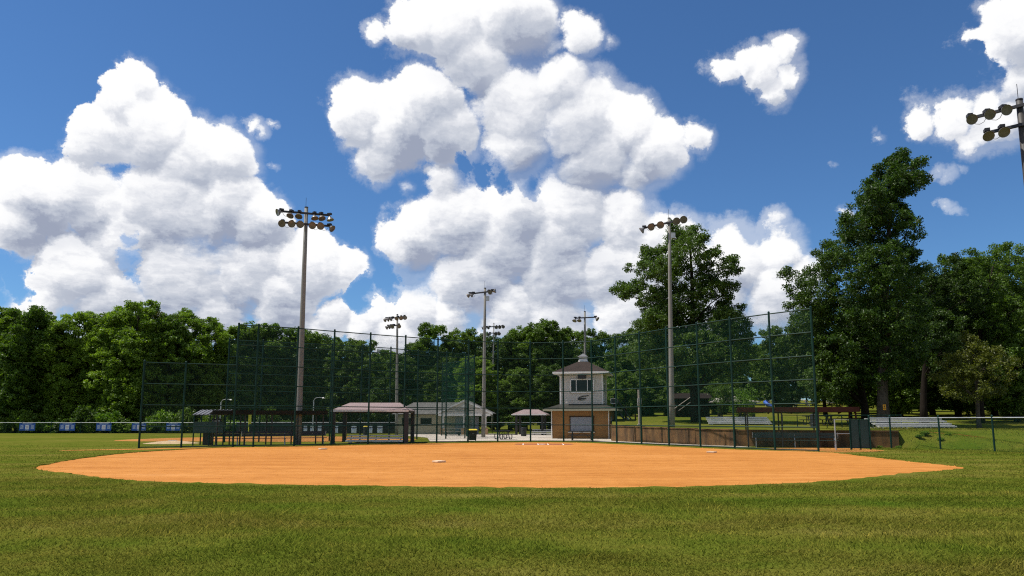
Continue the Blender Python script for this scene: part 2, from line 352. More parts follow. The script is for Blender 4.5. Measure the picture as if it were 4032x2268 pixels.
def chain_mat(name, col, wire=.16, pitch=.05):
    """chain link: two families of diagonal wires across the panel's own metres (UV), open between them"""
    k = NT(name); uv = k.N('ShaderNodeUVMap'); sx = k.N('ShaderNodeSeparateXYZ'); k.put(sx.inputs[0], uv.outputs[0])
    def fam(op):
        a = k.math('MULTIPLY', k.math(op, sx.outputs[0], sx.outputs[1]), 1/pitch)
        return k.math('LESS_THAN', k.math('ABSOLUTE', k.math('SUBTRACT', k.math('FRACT', a), .5)), wire/2)
    mask = k.math('MAXIMUM', fam('ADD'), fam('SUBTRACT'))
    tr = k.N('ShaderNodeBsdfTransparent'); m = k.N('ShaderNodeMixShader')
    k.put(m.inputs[0], mask); k.put(m.inputs[1], tr.outputs[0]); k.put(m.inputs[2], k.principled(col, .45, 0, None, .4))
    return k.done(m.outputs[0])
def brick_mat(name):
    k = NT(name); v = k.mapping((1, 1, 1), src='Object')
    sx = k.N('ShaderNodeSeparateXYZ'); k.put(sx.inputs[0], v); cb = k.N('ShaderNodeCombineXYZ')
    k.put(cb.inputs[0], k.math('ADD', sx.outputs[0], sx.outputs[1])); k.put(cb.inputs[1], sx.outputs[2])
    b = k.N('ShaderNodeTexBrick'); k.put(b.inputs['Vector'], cb.outputs[0]); b.inputs['Scale'].default_value = 1.0
    b.inputs['Color1'].default_value = (.27, .115, .026, 1); b.inputs['Color2'].default_value = (.35, .16, .036, 1); b.inputs['Mortar'].default_value = (.24, .135, .055, 1)
    b.inputs['Mortar Size'].default_value = .012; b.inputs['Brick Width'].default_value = .21; b.inputs['Row Height'].default_value = .075
    col = k.mix(.5, b.outputs['Color'], k.ramp(k.noise(v, 1.3, 4), [(.3, (.72, .72, .72)), (.7, (1.2, 1.2, 1.2))]), 'MULTIPLY')
    return k.done(k.principled(col, .85, 0, k.bump(b.outputs['Fac'], -.4, .01)))
def shingle_mat(name, c):
    k = NT(name); v = k.mapping((1, 1, 1), src='Object')
    a = k.noise(k.mapping((9, 9, 14), src='Object'), 1.0, 3, .6); b = k.noise(v, .8, 4)
    col = k.ramp(k.math('MULTIPLY_ADD', a, .7, k.math('MULTIPLY', b, .3)), [(.3, tuple(x*.55 for x in c)), (.5, c), (.7, tuple(x*1.5 for x in c))])
    w = k.N('ShaderNodeTexWave', bands_direction='Z'); k.put(w.inputs['Vector'], v); w.inputs['Scale'].default_value = 4.0
    return k.done(k.principled(col, .95, 0, k.bump(k.math('ADD', w.outputs['Fac'], a), .5, .02), .15))
def stained_concrete(name):
    k = NT(name); v = k.mapping((1, 1, 1), src='World')
    drip = k.noise(k.mapping((1.9, 1.9, .3), src='World'), 1.0, 6, .7); blot = k.noise(v, 1.1, 6, .65); fine = k.noise(v, 14, 4)
    col = k.ramp(blot, [(.3, (.085, .036, .010)), (.5, (.165, .080, .024)), (.7, (.24, .130, .046))])
    col = k.mix(k.ramp(drip, [(.44, (0, 0, 0)), (.60, (.62, .62, .62))]), col, (.035, .018, .009))
    col = k.mix(.5, col, k.ramp(fine, [(.3, (.7, .7, .7)), (.7, (1.25, 1.25, 1.25))]), 'MULTIPLY')
    return k.done(k.principled(col, .92, 0, k.bump(fine, .4, .02)))
def bark_mat(name, c):
    k = NT(name); v = k.mapping((6, 6, 1.2), src='Object'); a = k.noise(v, 1.5, 6, .7)
    return k.done(k.principled(k.ramp(a, [(.3, tuple(x*.45 for x in c)), (.55, c), (.75, tuple(x*1.5 for x in c))]), .95, 0, k.bump(a, .8, .04), .1))

M = dict(
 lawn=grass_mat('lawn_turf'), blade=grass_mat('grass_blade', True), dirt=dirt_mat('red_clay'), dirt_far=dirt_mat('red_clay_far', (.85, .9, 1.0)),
 dark_clay=mat('damp_clay', (.27, .075, .022), .3, 3, .95), mound=mat('mound_clay', (.42, .30, .16), .3, 2, .95),
 chalk=mat('chalk', (.82, .80, .76), .1, 20, .9), base=mat('rubber_base', (.66, .50, .34), .2, 9, .8, dirt=(.55, .27, .10)),
 concrete=mat('pale_concrete', (.44, .38, .31), .2, 1.2, .9, bump=.15), wallc=stained_concrete('stained_concrete'),
 green=mat('green_vinyl_post', (.004, .030, .022), .3, 2, .6, spec=.2), chain=chain_mat('green_chain_link', (.002, .042, .026), .062),
 chain2=chain_mat('dense_green_chain_link', (.002, .055, .034), .105), galv=mat('galvanised_pipe', (.42, .43, .43), .25, 3, .4, .6),
 alu=mat('aluminium_plank', (.60, .58, .55), .15, 2, .42, .35), pole=mat('concrete_pole', (.22, .21, .185), .22, 1.5, .85, stretch=(1, 1, .15), dirt=(.14, .13, .11)),
 pole_dark=mat('weathered_steel_pole', (.04, .035, .032), .3, 2, .6, stretch=(1, 1, .2)),
 steel=mat('black_steel', (.014, .012, .013), .4, 3, .5), lampm=mat('lamp_reflector', (.22, .20, .18), .3, 6, .35, .5), lens=mat('lamp_lens', (.13, .12, .105), .4, 5, .15, 0, spec=.6),
 roofpink=mat('faded_red_metal_roof', (.26, .185, .17), .16, .8, .55), roofdark=mat('dark_metal_roof', (.018, .012, .010), .3, 2, .9, spec=.08), roofgrey=mat('grey_ribbed_metal', (.13, .13, .14), .2, 2, .6, .1),
 roofgrey2=mat('weathered_tan_metal', (.27, .235, .205), .15, 1, .6),
 rust=mat('red_brown_steel', (.042, .015, .011), .3, 2, .85, spec=.1), white=mat('white_paint', (.72, .70, .66), .08, 3, .6), siding=mat('vinyl_siding', (.54, .50, .435), .07, 1.2, .55),
 brick=brick_mat('brown_brick'), shingle=shingle_mat('brown_shingle', (.042, .029, .025)), shingle2=shingle_mat('dark_shingle', (.045, .043, .036)), shingle3=shingle_mat('grey_shingle', (.13, .125, .115)),
 glass=mat('dark_window_glass', (.010, .014, .012), .3, 1, .12, spec=.25), shutter=mat('grey_roll_shutter', (.24, .255, .29), .08, 2, .5, .2), door=mat('grey_door', (.22, .25, .28), .1, 2, .5),
 black=mat('black_plastic', (.016, .016, .018), .3, 4, .5), yellow=mat('yellow_lid', (.65, .50, .03), .1, 5, .5), beige=mat('beige_wall', (.34, .32, .22), .1, 1, .85), stone=mat('tan_stone', (.33, .21, .11), .4, 5, .9),
 banner=mat('blue_banner', (.02, .085, .36), .15, 2, .5), print=mat('white_print', (.70, .72, .78), .1, 8, .6), pinkprint=mat('pale_pink_print', (.62, .50, .56), .2, 30, .6), darkcloth=mat('black_windscreen', (.012, .016, .018), .3, 3, .8),
 benchg=mat('dark_green_bench', (.018, .045, .040), .3, 3, .5), benchb=mat('dark_blue_bench', (.014, .018, .040), .3, 3, .5), wood=mat('weathered_plank', (.30, .26, .22), .25, 3, .8, stretch=(.3, 3, 3)),
 bark=bark_mat('grey_bark', (.085, .070, .055)), bark_dark=bark_mat('dark_bark', (.022, .017, .013)),
 leaf_oak=leaf_mat('oak_leaf', (.022, .048, .008), (.085, .145, .018), .34), leaf_tulip=leaf_mat('tulip_tree_leaf', (.026, .060, .008), (.12, .20, .02), .36),
 leaf_wood=leaf_mat('woodland_leaf', (.052, .105, .009), (.19, .29, .026), .42), leaf_dark=leaf_mat('dark_woodland_leaf', (.034, .070, .010), (.115, .185, .022), .38),
 leaf_yel=leaf_mat('yellow_green_leaf', (.06, .075, .008), (.17, .18, .022), .36), leaf_bright=leaf_mat('bright_shrub_leaf', (.07, .15, .010), (.22, .34, .030), .38),
 orange=mat('orange_plastic', (.55, .24, .02), .1, 3, .5), blue=mat('blue_plastic', (.03, .10, .42), .1, 3, .45), tan=mat('tan_plastic', (.50, .36, .22), .1, 3, .6), purple=mat('purple_plastic', (.16, .12, .42), .1, 3, .5),
 pgreen=mat('green_plastic', (.02, .30, .12), .1, 3, .5), sign=mat('yellow_sign', (.75, .33, .01), .05, 5, .5), logo=mat('black_vinyl_mark', (.02, .02, .022), .2, 8, .5),
 yellowpole=mat('yellow_foul_pole', (.62, .60, .04), .1, 3, .5),
)
# ---------------------------------------------------------------- ground
def hill_z(y):
    return 1.0 + .015*(min(y, 56)-46) + .041*max(0, y-56)
g = MB().add([(-1500, -60, 0), (1500, -60, 0), (1500, 2500, 0), (-1500, 2500, 0)], [(0, 1, 2, 3)]).build('lawn', M['lawn'])
tag(g, kind='structure')
def sheet(name, pts, z, m, jitter=0.0, sub=4, seed=1):
    r = random.Random(seed); P = []
    n = len(pts)
    for i in range(n):                                   # smooth closed outline with a ragged edge
        p0, p1, p2, p3 = (Vector(pts[(i+j) % n]) for j in (-1, 0, 1, 2))
        for k in range(sub):
            t = k/sub
            q = .5*((2*p1)+(p2-p0)*t+(2*p0-5*p1+4*p2-p3)*t*t+(3*p1-p0-3*p2+p3)*t**3) if sub > 1 else p1
            P.append((q.x+r.uniform(-jitter, jitter), q.y+r.uniform(-jitter, jitter)))
    bm = bmesh.new(); vs = [bm.verts.new((x, y, z)) for x, y in P]; bm.faces.new(vs)
    bmesh.ops.triangulate(bm, faces=bm.faces[:]); bmesh.ops.recalc_face_normals(bm, faces=bm.faces[:])
    if bm.faces[0].normal.z < 0: bmesh.ops.reverse_faces(bm, faces=bm.faces[:])
    me = bpy.data.meshes.new(name); bm.to_mesh(me); bm.free()
    return tag(link(name, me, m), kind='structure'), P
INF = [(-17.0, 26.6), (-16.1, 25.3), (-14.4, 23.8), (-12.0, 21.7), (-9.8, 20.3), (-7.6, 19.75), (-4.7, 19.2), (-2.7, 18.9), (0, 18.55), (2.0, 18.45), (4.4, 18.85), (6.6, 19.5), (8.3, 20.2), (11.4, 22.6), (14.2, 24.7), (16.0, 26.2),
       (16.2, 28.0), (16.2, 31.2), (16.4, 34.6), (16.5, 37.3), (16.2, 39.0), (12.6, 42.6), (9.7, 47.2), (8.2, 49.6), (5.4, 54.2), (2.1, 55.6), (-3.6, 54.2), (-8.8, 50.9), (-11.7, 48.6), (-15.6, 46.2), (-17.6, 45.1), (-18.8, 41.8), (-19.5, 37.7), (-18.7, 32.0), (-17.7, 28.4)]
infield, EDGE = sheet('infield_dirt', INF, .006, M['dirt'], .10, 9)
def turf_lip():                                                      # the turf stands a few centimetres proud of the clay
    r = random.Random(9); n = len(EDGE); cx = sum(p[0] for p in EDGE)/n; cy = sum(p[1] for p in EDGE)/n; V, F = [], []
    for i, (x, y) in enumerate(EDGE):
        a, b = Vector(EDGE[i-1]), Vector(EDGE[(i+1) % n]); t = (b-a).normalized(); nv = Vector((t.y, -t.x))
        if nv.dot(Vector((x-cx, y-cy))) < 0: nv = -nv
        h = .04*r.uniform(.6, 1.2)
        for d, z in ((0, -.01), (.02, h), (.18, h*.8), (.5, -.004)): V.append((x+nv.x*d, y+nv.y*d, z))
    for i in range(n):
        j = (i+1) % n
        for k in range(3): F.append((4*i+k, 4*j+k, 4*j+k+1, 4*i+k+1))
    me = bpy.data.meshes.new('turf_lip'); me.from_pydata(V, [], F); me.update(); tag(link('turf_lip', me, M['lawn']), kind='structure')
turf_lip()
def clods():                                                         # loose crumbs of clay lying on the raked infield
    rs = np.random.default_rng(31); n = 2600; E = np.array(EDGE); y = 19+30*rs.random(n)**1.4; x = (rs.random(n)-.5)*36
    k = rs.integers(0, len(E), 900); x = np.concatenate([x, E[k, 0]+rs.normal(size=900)*.35]); y = np.concatenate([y, E[k, 1]+rs.normal(size=900)*.35]); n += 900
    ins = np.zeros(n, bool); j = len(E)-1
    for i in range(len(E)):
        a, b = E[i], E[j]; ins ^= ((a[1] > y) != (b[1] > y)) & (x < (b[0]-a[0])*(y-a[1])/(b[1]-a[1]+1e-12)+a[0]); j = i
    x, y = x[ins], y[ins]; n = len(x); s = rs.uniform(.008, .028, n)*(1+y/60)
    o = np.array([(1, 0, 0), (0, 1, 0), (-1, 0, 0), (0, -1, 0), (0, 0, .8)]); V = (np.stack([x, y, np.full(n, .006)], 1)[:, None, :]+o[None]*s[:, None, None]*rs.uniform(.6, 1.2, (n, 5, 1))).reshape(-1, 3)
    F = (np.arange(n)[:, None, None]*5+np.array([(0, 1, 4), (1, 2, 4), (2, 3, 4), (3, 0, 4)])[None]).reshape(-1, 3)
    tag(link('clay_clods', np_mesh('clay_clods', V, F), M['dirt']), 'small loose crumbs of clay scattered over the infield', 'clay', kind='stuff')
clods()
worn, _ = sheet('worn_dirt_strip', [(-24.5, 41.6), (-22.5, 43.0), (-20.0, 44.6), (-18.0, 45.3), (-17.2, 44.6), (-19.5, 43.3), (-22.3, 41.6), (-24.8, 40.6)], .010, M['dirt'], .15, 4, 2)
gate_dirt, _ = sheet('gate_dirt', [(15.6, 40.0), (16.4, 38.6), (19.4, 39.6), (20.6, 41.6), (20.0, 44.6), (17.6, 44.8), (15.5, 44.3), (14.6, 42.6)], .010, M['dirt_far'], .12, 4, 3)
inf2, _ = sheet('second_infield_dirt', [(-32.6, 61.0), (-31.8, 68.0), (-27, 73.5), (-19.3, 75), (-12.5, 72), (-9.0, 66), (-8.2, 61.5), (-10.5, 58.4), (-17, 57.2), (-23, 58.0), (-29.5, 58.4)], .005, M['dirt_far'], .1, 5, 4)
bb, _ = sheet('batters_box_clay', [(0.55, 50.2), (3.85, 50.0), (4.1, 51.3), (3.9, 52.4), (.6, 52.6), (.3, 51.4)], .010, M['dark_clay'], .06, 4, 5)
for x, y0, y1 in ((.75, 50.3, 52.3), (1.78, 50.25, 52.3), (2.46, 50.2, 52.2), (3.5, 50.1, 52.1)):
    MB().add([(x-.035, y0, .014), (x+.035, y0, .014), (x+.07, y1, .014), (x, y1, .014)], [(0, 1, 2, 3)]).build('chalk_line', M['chalk'], bb)
plaza, _ = sheet('plaza_concrete', [(-6.5, 58.6), (-3.0, 58.3), (1.5, 58.9), (5.8, 58.4), (8.6, 55.4), (11.4, 50.6), (14.0, 46.7), (15.0, 46.0), (14.6, 48.4), (8.4, 60.0), (10.6, 72), (9.4, 84), (-3.6, 90), (-11, 90), (-12.5, 82), (-8, 70)], .007, M['concrete'], 0, 1)
# pitching mound of the second field
mb = MB().lathe([(1.9, 0), (1.5, .05), (1.0, .12), (.5, .17), (.01, .18)], 24); mo = mb.build('pitching_mound', M['mound'], None, (-24.6, 53.6, .002), True); tag(mo, kind='structure')
rp = boxp('pitching_rubber', (-24.5, 53.5, .20), (.6, .15, .03), M['chalk'], None); tag(rp, 'white pitching rubber on the small mound behind the left fence', 'pitching rubber')
# bases
def base(x, y, rz, label, name='base', plate=False):
    if plate: o = MB().prism([(-.22, .0), (0, -.22), (.22, 0), (.22, .24), (-.22, .24)], .0, .012).build(name, M['chalk'], None, (x, y, .010)); o.rotation_euler.z = rz
    else:
        me = MB().box((0, 0, .035), (.42, .42, .07)).mesh('base'); bm = bmesh.new(); bm.from_mesh(me)
        bmesh.ops.bevel(bm, geom=bm.edges[:], offset=.02, segments=2, affect='EDGES'); bm.to_mesh(me); bm.free()
        o = link(name, me, M['base'], None, (x, y, .006), (0, 0, rz))
    return tag(o, label, 'base')
base(-10.82, 42.46, .6, 'dusty white base near the left bleachers, at the far left of the clay infield')
base(-2.92, 29.73, .75, 'dusty white base in the middle of the clay infield, nearest to the viewer')
base(10.29, 38.28, .9, 'clay-stained base at the right of the infield, before the retaining wall')
base(2.12, 51.2, .1, 'white home plate between the chalked batter boxes', 'home_plate', True)

# raised lawn behind the retaining wall, falling to the field beyond the wall's end
WALL = [(8.1, 59.4), (9.9, 55.6), (12.6, 50.6), (14.5, 47.9), (18.0, 46.5), (21.4, 46.0), (23.6, 45.2)]
def hillside():
    front = []
    for a, b in zip(WALL[:-1], WALL[1:]):
        for k in range(4): t = k/4; front.append((a[0]+(b[0]-a[0])*t, a[1]+(b[1]-a[1])*t, 1.0))
    front.append((*WALL[-1], 1.0))
    tail = [(24.3, 45.0, .97), (25.0, 44.7, .86), (26.0, 44.2, .7), (27.2, 43.5, .5), (28.6, 42.6, .3), (30.2, 41.2, .12), (32, 39, 0), (36, 34, 0), (44, 25, 0), (60, 9, 0), (90, -10, 0)]
    front += tail
    ts = [0, .3, .7, 1.2, 1.8, 2.5, 3.4, 4.5, 6, 8, 11, 15, 20, 27, 36, 48, 64, 85, 110, 150]
    V, F = [], []; n = len(front)
    cols = []
    for i, (x, y, w) in enumerate(front):
        u = i/(n-1); d = Vector((.125+.88*u, 1.0-.45*u)).normalized(); q = 2.3*w if w < 1 else 0.0; c = [(x-d.x*q*.4, y-q, -.06)]
        for t in ts:
            px, py = x+d.x*t, y+d.y*t
            s = min(1, t/6.5); s = max(w, s*s*(3-2*s))
            z = (hill_z(max(py, 46))-.0)*s
            if w < .9: z += .10*math.sin(px*.9+py*.6)*s*(1-s)*4 - .02*(t == 0)
            c.append((px, py, z - (.03 if (w == 1 and t == 0) else 0)))
        cols.append(c)
    lead = [(x-.05, y, -.08) for (x, y, z) in cols[0]]     # bank on the tower side
    cols.insert(0, lead)
    for c in cols: V += c
    m = len(ts)+1
    for i in range(len(cols)-1):
        for j in range(m-1): F.append((i*m+j, (i+1)*m+j, (i+1)*m+j+1, i*m+j+1))
    global HILL
    HILL = BVHTree.FromPolygons(V, F)
    me = bpy.data.meshes.new('raised_lawn'); me.from_pydata(V, [], F); me.polygons.foreach_set('use_smooth', [True]*len(F)); me.update()
    return tag(link('raised_lawn', me, M['lawn']), kind='structure')
hillside()
def on_hill(x, y, dz=0.0):
    h = HILL.ray_cast(Vector((x, y, 60)), Vector((0, 0, -1)))[0]
    return (h.z if h else 0.0)+dz
def bare_patch():                                                    # worn clay streak draped over the bank
    V, F = [], []; n = 34
    for i in range(n+1):
        t = i/n; cx, cy = 25.6+7.5*t, 46.0-1.9*t-.4*math.sin(t*5); w = .5*(.55+.25*math.sin(t*23)+.2*math.sin(t*51))*math.sin(math.pi*min(1, t*1.02+.02))**.6
        for k in (-1, 0, 1): x, y = cx, cy+k*w*.6; V.append((x, y, on_hill(x, y, .012)))
    for i in range(n):
        for k in (0, 1): F.append((3*i+k, 3*i+3+k, 3*i+4+k, 3*i+1+k))
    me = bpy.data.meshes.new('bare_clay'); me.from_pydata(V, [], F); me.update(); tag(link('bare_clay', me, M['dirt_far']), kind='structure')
bare_patch()

# ---------------------------------------------------------------- retaining wall: separate concrete panels with joints
rw = thing('retaining_wall', 'long stained brown concrete retaining wall behind the right fence', 'wall', (*WALL[0], 0))
for a, b in zip([(9.9, 74.0)]+WALL[:-1], WALL):
    a, b = Vector(a), Vector(b); L_ = (b-a).length; k = max(1, round(L_/2.4)); d = (b-a)/L_; ang = math.atan2(d.y, d.x)
    for i in range(k):
        c = a + d*(L_*(i+.5)/k) - Vector(WALL[0]); nrm = Vector((d.y, -d.x))
        off = rng.uniform(-.012, .012)
        h = 1.0+.015*(max(46, (a+d*L_*(i+.5)/k).y)-46)
        boxp('panel', (c.x+nrm.x*off, c.y+nrm.y*off, h/2-.06), (L_/k-.025, .24, h+.06), M['wallc'], rw, ang)
        boxp('cap', (c.x, c.y, h+.0), (L_/k, .32, .07), M['wallc'], rw, ang)

# ---------------------------------------------------------------- chain link fences
def panel(name, a, b, z0a, z0b, za, zb, m, parent, o):
    a, b, o = Vector((*a, 0)), Vector((*b, 0)), Vector(o); L_ = (b-a).length
    me = bpy.data.meshes.new(name); me.from_pydata([tuple(a-o+Vector((0, 0, z0a))), tuple(b-o+Vector((0, 0, z0b))), tuple(b-o+Vector((0, 0, zb))), tuple(a-o+Vector((0, 0, za)))], [], [(0, 1, 2, 3)])
    uv = me.uv_layers.new(name='UVMap'); u0 = rng.random()
    for i, q in enumerate(((u0, z0a), (u0+L_, z0b), (u0+L_, zb), (u0, za))): uv.data[i].uv = q
    me.update(); return link(name, me, m, parent)
def fence(name, label, posts, heights, rails, m, chain, pr=.062, rr=.036, z=None, cap=True, group=None):
    """posts: ground points; heights: per post; rails: metres above ground (a rail stops where a neighbouring post is shorter)"""
    z = z or [0.0]*len(posts); o = Vector((*posts[0], z[0])); root = thing(name, label, 'fence', o, 0, group)
    for p, h, g0 in zip(posts, heights, z):
        q = Vector((*p, g0))-o; po = bar('post', q-Vector((0, 0, .1)), q+Vector((0, 0, h+.08)), pr, m, root)
        if cap: MB().lathe([(pr*1.15, 0), (pr*1.1, .04), (pr*.5, .08), (.001, .09)], 8).build('cap', m, po, (0, 0, h+.17))
    for i in range(len(posts)-1):
        a, b = Vector((*posts[i], z[i])), Vector((*posts[i+1], z[i+1])); h = min(heights[i], heights[i+1])
        for rh in rails:
            if rh <= h+.01: bar('rail', a-o+Vector((0, 0, rh)), b-o+Vector((0, 0, rh)), rr, m, root, 6)
        panel('mesh_panel', posts[i], posts[i+1], z[i]-o.z*0+.03, z[i+1]+.03, z[i]+h, z[i+1]+h, chain, root, (o.x, o.y, o.z))
    return root
SP = 1.285
TALL = [(-17.5, 46.5), (-16.4, 47.0), (-14.2, 48.3), (-12.2, 50.0), (-10.05, 51.7), (-7.8, 53.4), (-5.6, 55.1), (-3.35, 56.4), (-1.1, 57.0), (1.44, 57.5), (4.0, 57.3), (6.15, 56.5), (7.6, 53.7), (8.95, 51.2), (10.3, 48.6), (11.75, 46.2), (13.15, 43.8), (14.75, 41.6), (16.35, 39.6)]
LOW = [(-22.28, 44.3), (-20.2, 45.3)]
fence('backstop_fence', 'tall green chain-link backstop fence wrapping around the clay infield', LOW+TALL, [4*SP]*2+[6*SP]*len(TALL), [SP*k for k in range(1, 7)]+[.06], M['green'], M['chain'])
F2 = [(-21.5, 55.4), (-19.3, 56.5), (-16.9, 57.9), (-14.6, 59.2), (-12.4, 60.4), (-10.3, 62.0), (-8.3, 64.6), (-5.9, 66.0), (-4.3, 67.6), (-3.6, 70.2), (-4.6, 75), (-7.5, 79)]
fence('second_backstop', 'dense green chain-link backstop of the field behind, above the left bleachers', F2, [6*SP]*len(F2), [SP*k for k in range(1, 7)], M['green'], M['chain2'])
RF = [(20.3, 42.0), (22.4, 43.8), (24.6, 42.6), (25.75, 39.6), (27.2, 36.4), (28.8, 33.0)]
RFZ = [on_hill(x, y) for x, y in RF]
rfo = fence('side_fence', 'green chain-link fence with bright top rail before the right bleachers', RF, [1.8]*len(RF), [], M['green'], M['chain'], .05, .02, RFZ)
for a, b, za, zb in zip(RF[:-1], RF[1:], RFZ[:-1], RFZ[1:]):
    bar('top_rail', (a[0]-RF[0][0], a[1]-RF[0][1], za+1.8), (b[0]-RF[0][0], b[1]-RF[0][1], zb+1.8), .032, M['galv'], rfo)
OF = [(-78+i*3.6, 90.5) for i in range(24)]
ofo = fence('outfield_fence', 'low chain-link outfield fence below the woods, hung with blue banners', OF, [1.32]*len(OF), [], M['green'], M['chain'], .035, .02)
for a, b in zip(OF[:-1], OF[1:]): bar('top_rail', (a[0]-OF[0][0], 0, 1.32), (b[0]-OF[0][0], 0, 1.32), .035, M['galv'], ofo, 6)

# ---------------------------------------------------------------- gate, right dugout and bench
gt = thing('gate', 'narrow green chain-link gate beside the right dugout, standing ajar', 'gate', (18.25, 41.8, 0), math.radians(12))
for x in (0, .95): bar('post', (x, 0, 0), (x, 0, 1.72), .035, M['galv'] if x == 0 else M['green'], gt)
for zz in (.12, .9, 1.68): bar('rail', (.03, 0, zz), (.92, 0, zz), .02, M['galv'] if zz > .5 else M['green'], gt, 6)
def lpanel(parent, x0, x1, z0, z1, m, y=0.0, nm='mesh_panel'):
    me = bpy.data.meshes.new(nm); me.from_pydata([(x0, y, z0), (x1, y, z0), (x1, y, z1), (x0, y, z1)], [], [(0, 1, 2, 3)])
    uv = me.uv_layers.new(name='UVMap')
    for i, q in enumerate(((x0, z0), (x1, z0), (x1, z1), (x0, z1))): uv.data[i].uv = q
    return link(nm, me, m, parent)
lpanel(gt, .0, .95, .12, 1.68, M['chain'])
gs = thing('windscreen', 'dark green windscreen panel between gate and side fence', 'screen', (19.25, 42.05, 0), math.radians(-4))
for x in (0, .5, 1.05): bar('post', (x, 0, 0), (x, 0, 1.75), .04, M['green'], gs)
MB().box((.52, .03, .9), (1.0, .012, 1.6)).build('cloth', M['benchg'], gs)
for zz in (.1, 1.7): bar('rail', (0, 0, zz), (1.05, 0, zz), .022, M['green'], gs, 6)

dr = thing('right_dugout_roof', 'long red-brown dugout roof on steel posts above the retaining wall bench', 'dugout', (14.6, 46.6, 0), math.atan2(-1.6, 6.3))
L7 = 6.6
MB().add([(-.4, -1.0, 2.34), (L7, -1.0, 2.34), (L7, 1.3, 2.14), (-.4, 1.3, 2.14), (-.4, -1.0, 2.42), (L7, -1.0, 2.42), (L7, 1.3, 2.22), (-.4, 1.3, 2.22)],
         [(3, 2, 1, 0), (4, 5, 6, 7), (0, 1, 5, 4), (1, 2, 6, 5), (2, 3, 7, 6), (3, 0, 4, 7)]).build('roof', M['roofdark'], dr)
boxp('fascia', (L7/2-.2, -1.03, 2.30), (L7+.4, .05, .30), M['rust'], dr)
for x in (.2, 2.2, 4.3, 6.4):
    for y in (-.85, 1.1): bar('post', (x, y, -.05 if y < 0 else .5), (x, y, 2.34 if y < 0 else 2.16), .045, M['rust'] if x > 6 else M['steel'], dr)
for x in (0.2, 1.6, 3, 4.4, 5.8): boxp('rafter', (x, .15, 2.19), (.07, 2.2, .09), M['rust'], dr, 0, math.atan2(-.2, 2.3))
def bench(name, label, loc, rz, L_, m, wm):
    o = thing(name, label, 'bench', loc, rz)
    for k in range(2): boxp('seat_plank', (L_/2, -.12-.16*k, .45), (L_, .14, .04), wm, o)
    for k in range(2): boxp('back_plank', (L_/2, .05+.02*k, .66+.17*k), (L_, .04, .155), m, o)
    n = max(2, round(L_/1.6))
    for i in range(n):
        x = .2+(L_-.4)*i/(n-1)
        bar('leg', (x, -.18, 0), (x, -.18, .43), .03, M['galv'], o); bar('back_support', (x, .0, 0), (x, .09, .90), .03, M['galv'], o)
    for x in (0, L_): boxp('end_cap', (x, .06, .74), (.03, .06, .34), M['alu'], o)
    return o
bench('dugout_bench', 'long dark green bench with pale end caps against the right dugout wall', (14.95, 46.05, 0), math.atan2(-1.35, 4.6), 4.9, M['benchg'], M['benchg'])

# ---------------------------------------------------------------- left dugout
dl = thing('left_dugout_roof', 'dark brown dugout roof on steel posts behind the left fence', 'dugout', (-19.1, 47.6, 0), math.atan2(3.2, 6.0))
MB().add([(-.2, -.2, 2.18), (7.1, -.2, 2.18), (7.1, 2.1, 2.02), (-.2, 2.1, 2.02), (-.2, -.2, 2.27), (7.1, -.2, 2.27), (7.1, 2.1, 2.11), (-.2, 2.1, 2.11)],
         [(3, 2, 1, 0), (4, 5, 6, 7), (0, 1, 5, 4), (1, 2, 6, 5), (2, 3, 7, 6), (3, 0, 4, 7)]).build('roof', M['roofdark'], dl)
boxp('fascia', (3.45, -.23, 2.17), (7.4, .05, .26), M['roofdark'], dl)
for x in (.1, 1.8, 3.5, 5.2, 6.9):
    for y in (-.05, 1.95): bar('post', (x, y, 0), (x, y, 2.18 if y < 0 else 2.05), .05, M['steel'], dl)
for x in (.9, 2.6, 4.3, 6.0): boxp('rafter', (x, .95, 2.1), (.07, 2.25, .09), M['roofdark'], dl, 0, math.atan2(-.16, 2.3))
lt = thing('equipment_shelter', 'small lean-to shelter with ribbed grey roof left of the brown dugout', 'shelter', (-21.1, 49.6, 0), .12)
MB().add([(-.1, -.9, 1.98), (2.0, -.9, 1.98), (2.0, .9, 2.3), (-.1, .9, 2.3), (-.1, -.9, 2.03), (2.0, -.9, 2.03), (2.0, .9, 2.35), (-.1, .9, 2.35)],
         [(3, 2, 1, 0), (4, 5, 6, 7), (0, 1, 5, 4), (1, 2, 6, 5), (2, 3, 7, 6), (3, 0, 4, 7)]).build('roof', M['roofgrey'], lt)
for i in range(8): boxp('roof_rib', (.05+i*.27, 0, 2.2), (.05, 1.86, .05), M['roofgrey'], lt, 0, math.atan2(.32, 1.8))
for x in (0, 1.0, 1.9):
    for y in (-.8, .8): bar('post', (x, y, 0), (x, y, 2.0 if y < 0 else 2.28), .045, M['green'], lt)
MB().box((.95, -.86, 1.2), (1.9, .02, .72)).build('windscreen', M['benchg'], lt)
MB().box((.6, .3, .45), (.5, .4, .9)).build('bin', M['black'], lt)
MB().box((1.25, -.1, 1.55), (.62, .25, .42)).build('scoreboard', M['black'], lt); MB().box((1.25, -.24, 1.6), (.46, .02, .12)).build('display', M['print'], lt)
bench('dugout_bench', 'long dark blue bench inside the left dugout behind the fence', (-18.0, 49.3, 0), math.atan2(3.2, 6.0), 5.6, M['benchb'], M['benchb'])
bench('dugout_bench', 'shorter low bench at the left end of the left dugout', (-19.9, 49.4, 0), math.atan2(3.2, 6.0), 1.7, M['benchb'], M['benchb'])
yp = thing('foul_pole', 'bright yellow foul pole rising behind the left dugout', 'pole', (-29.2, 82, 0)); bar('pole', (0, 0, 0), (0, 0, 2.7), .06, M['yellowpole'], yp)
MB().box((.14, 0, 1.9), (.22, .03, 1.4)).build('screen', M['yellowpole'], yp)
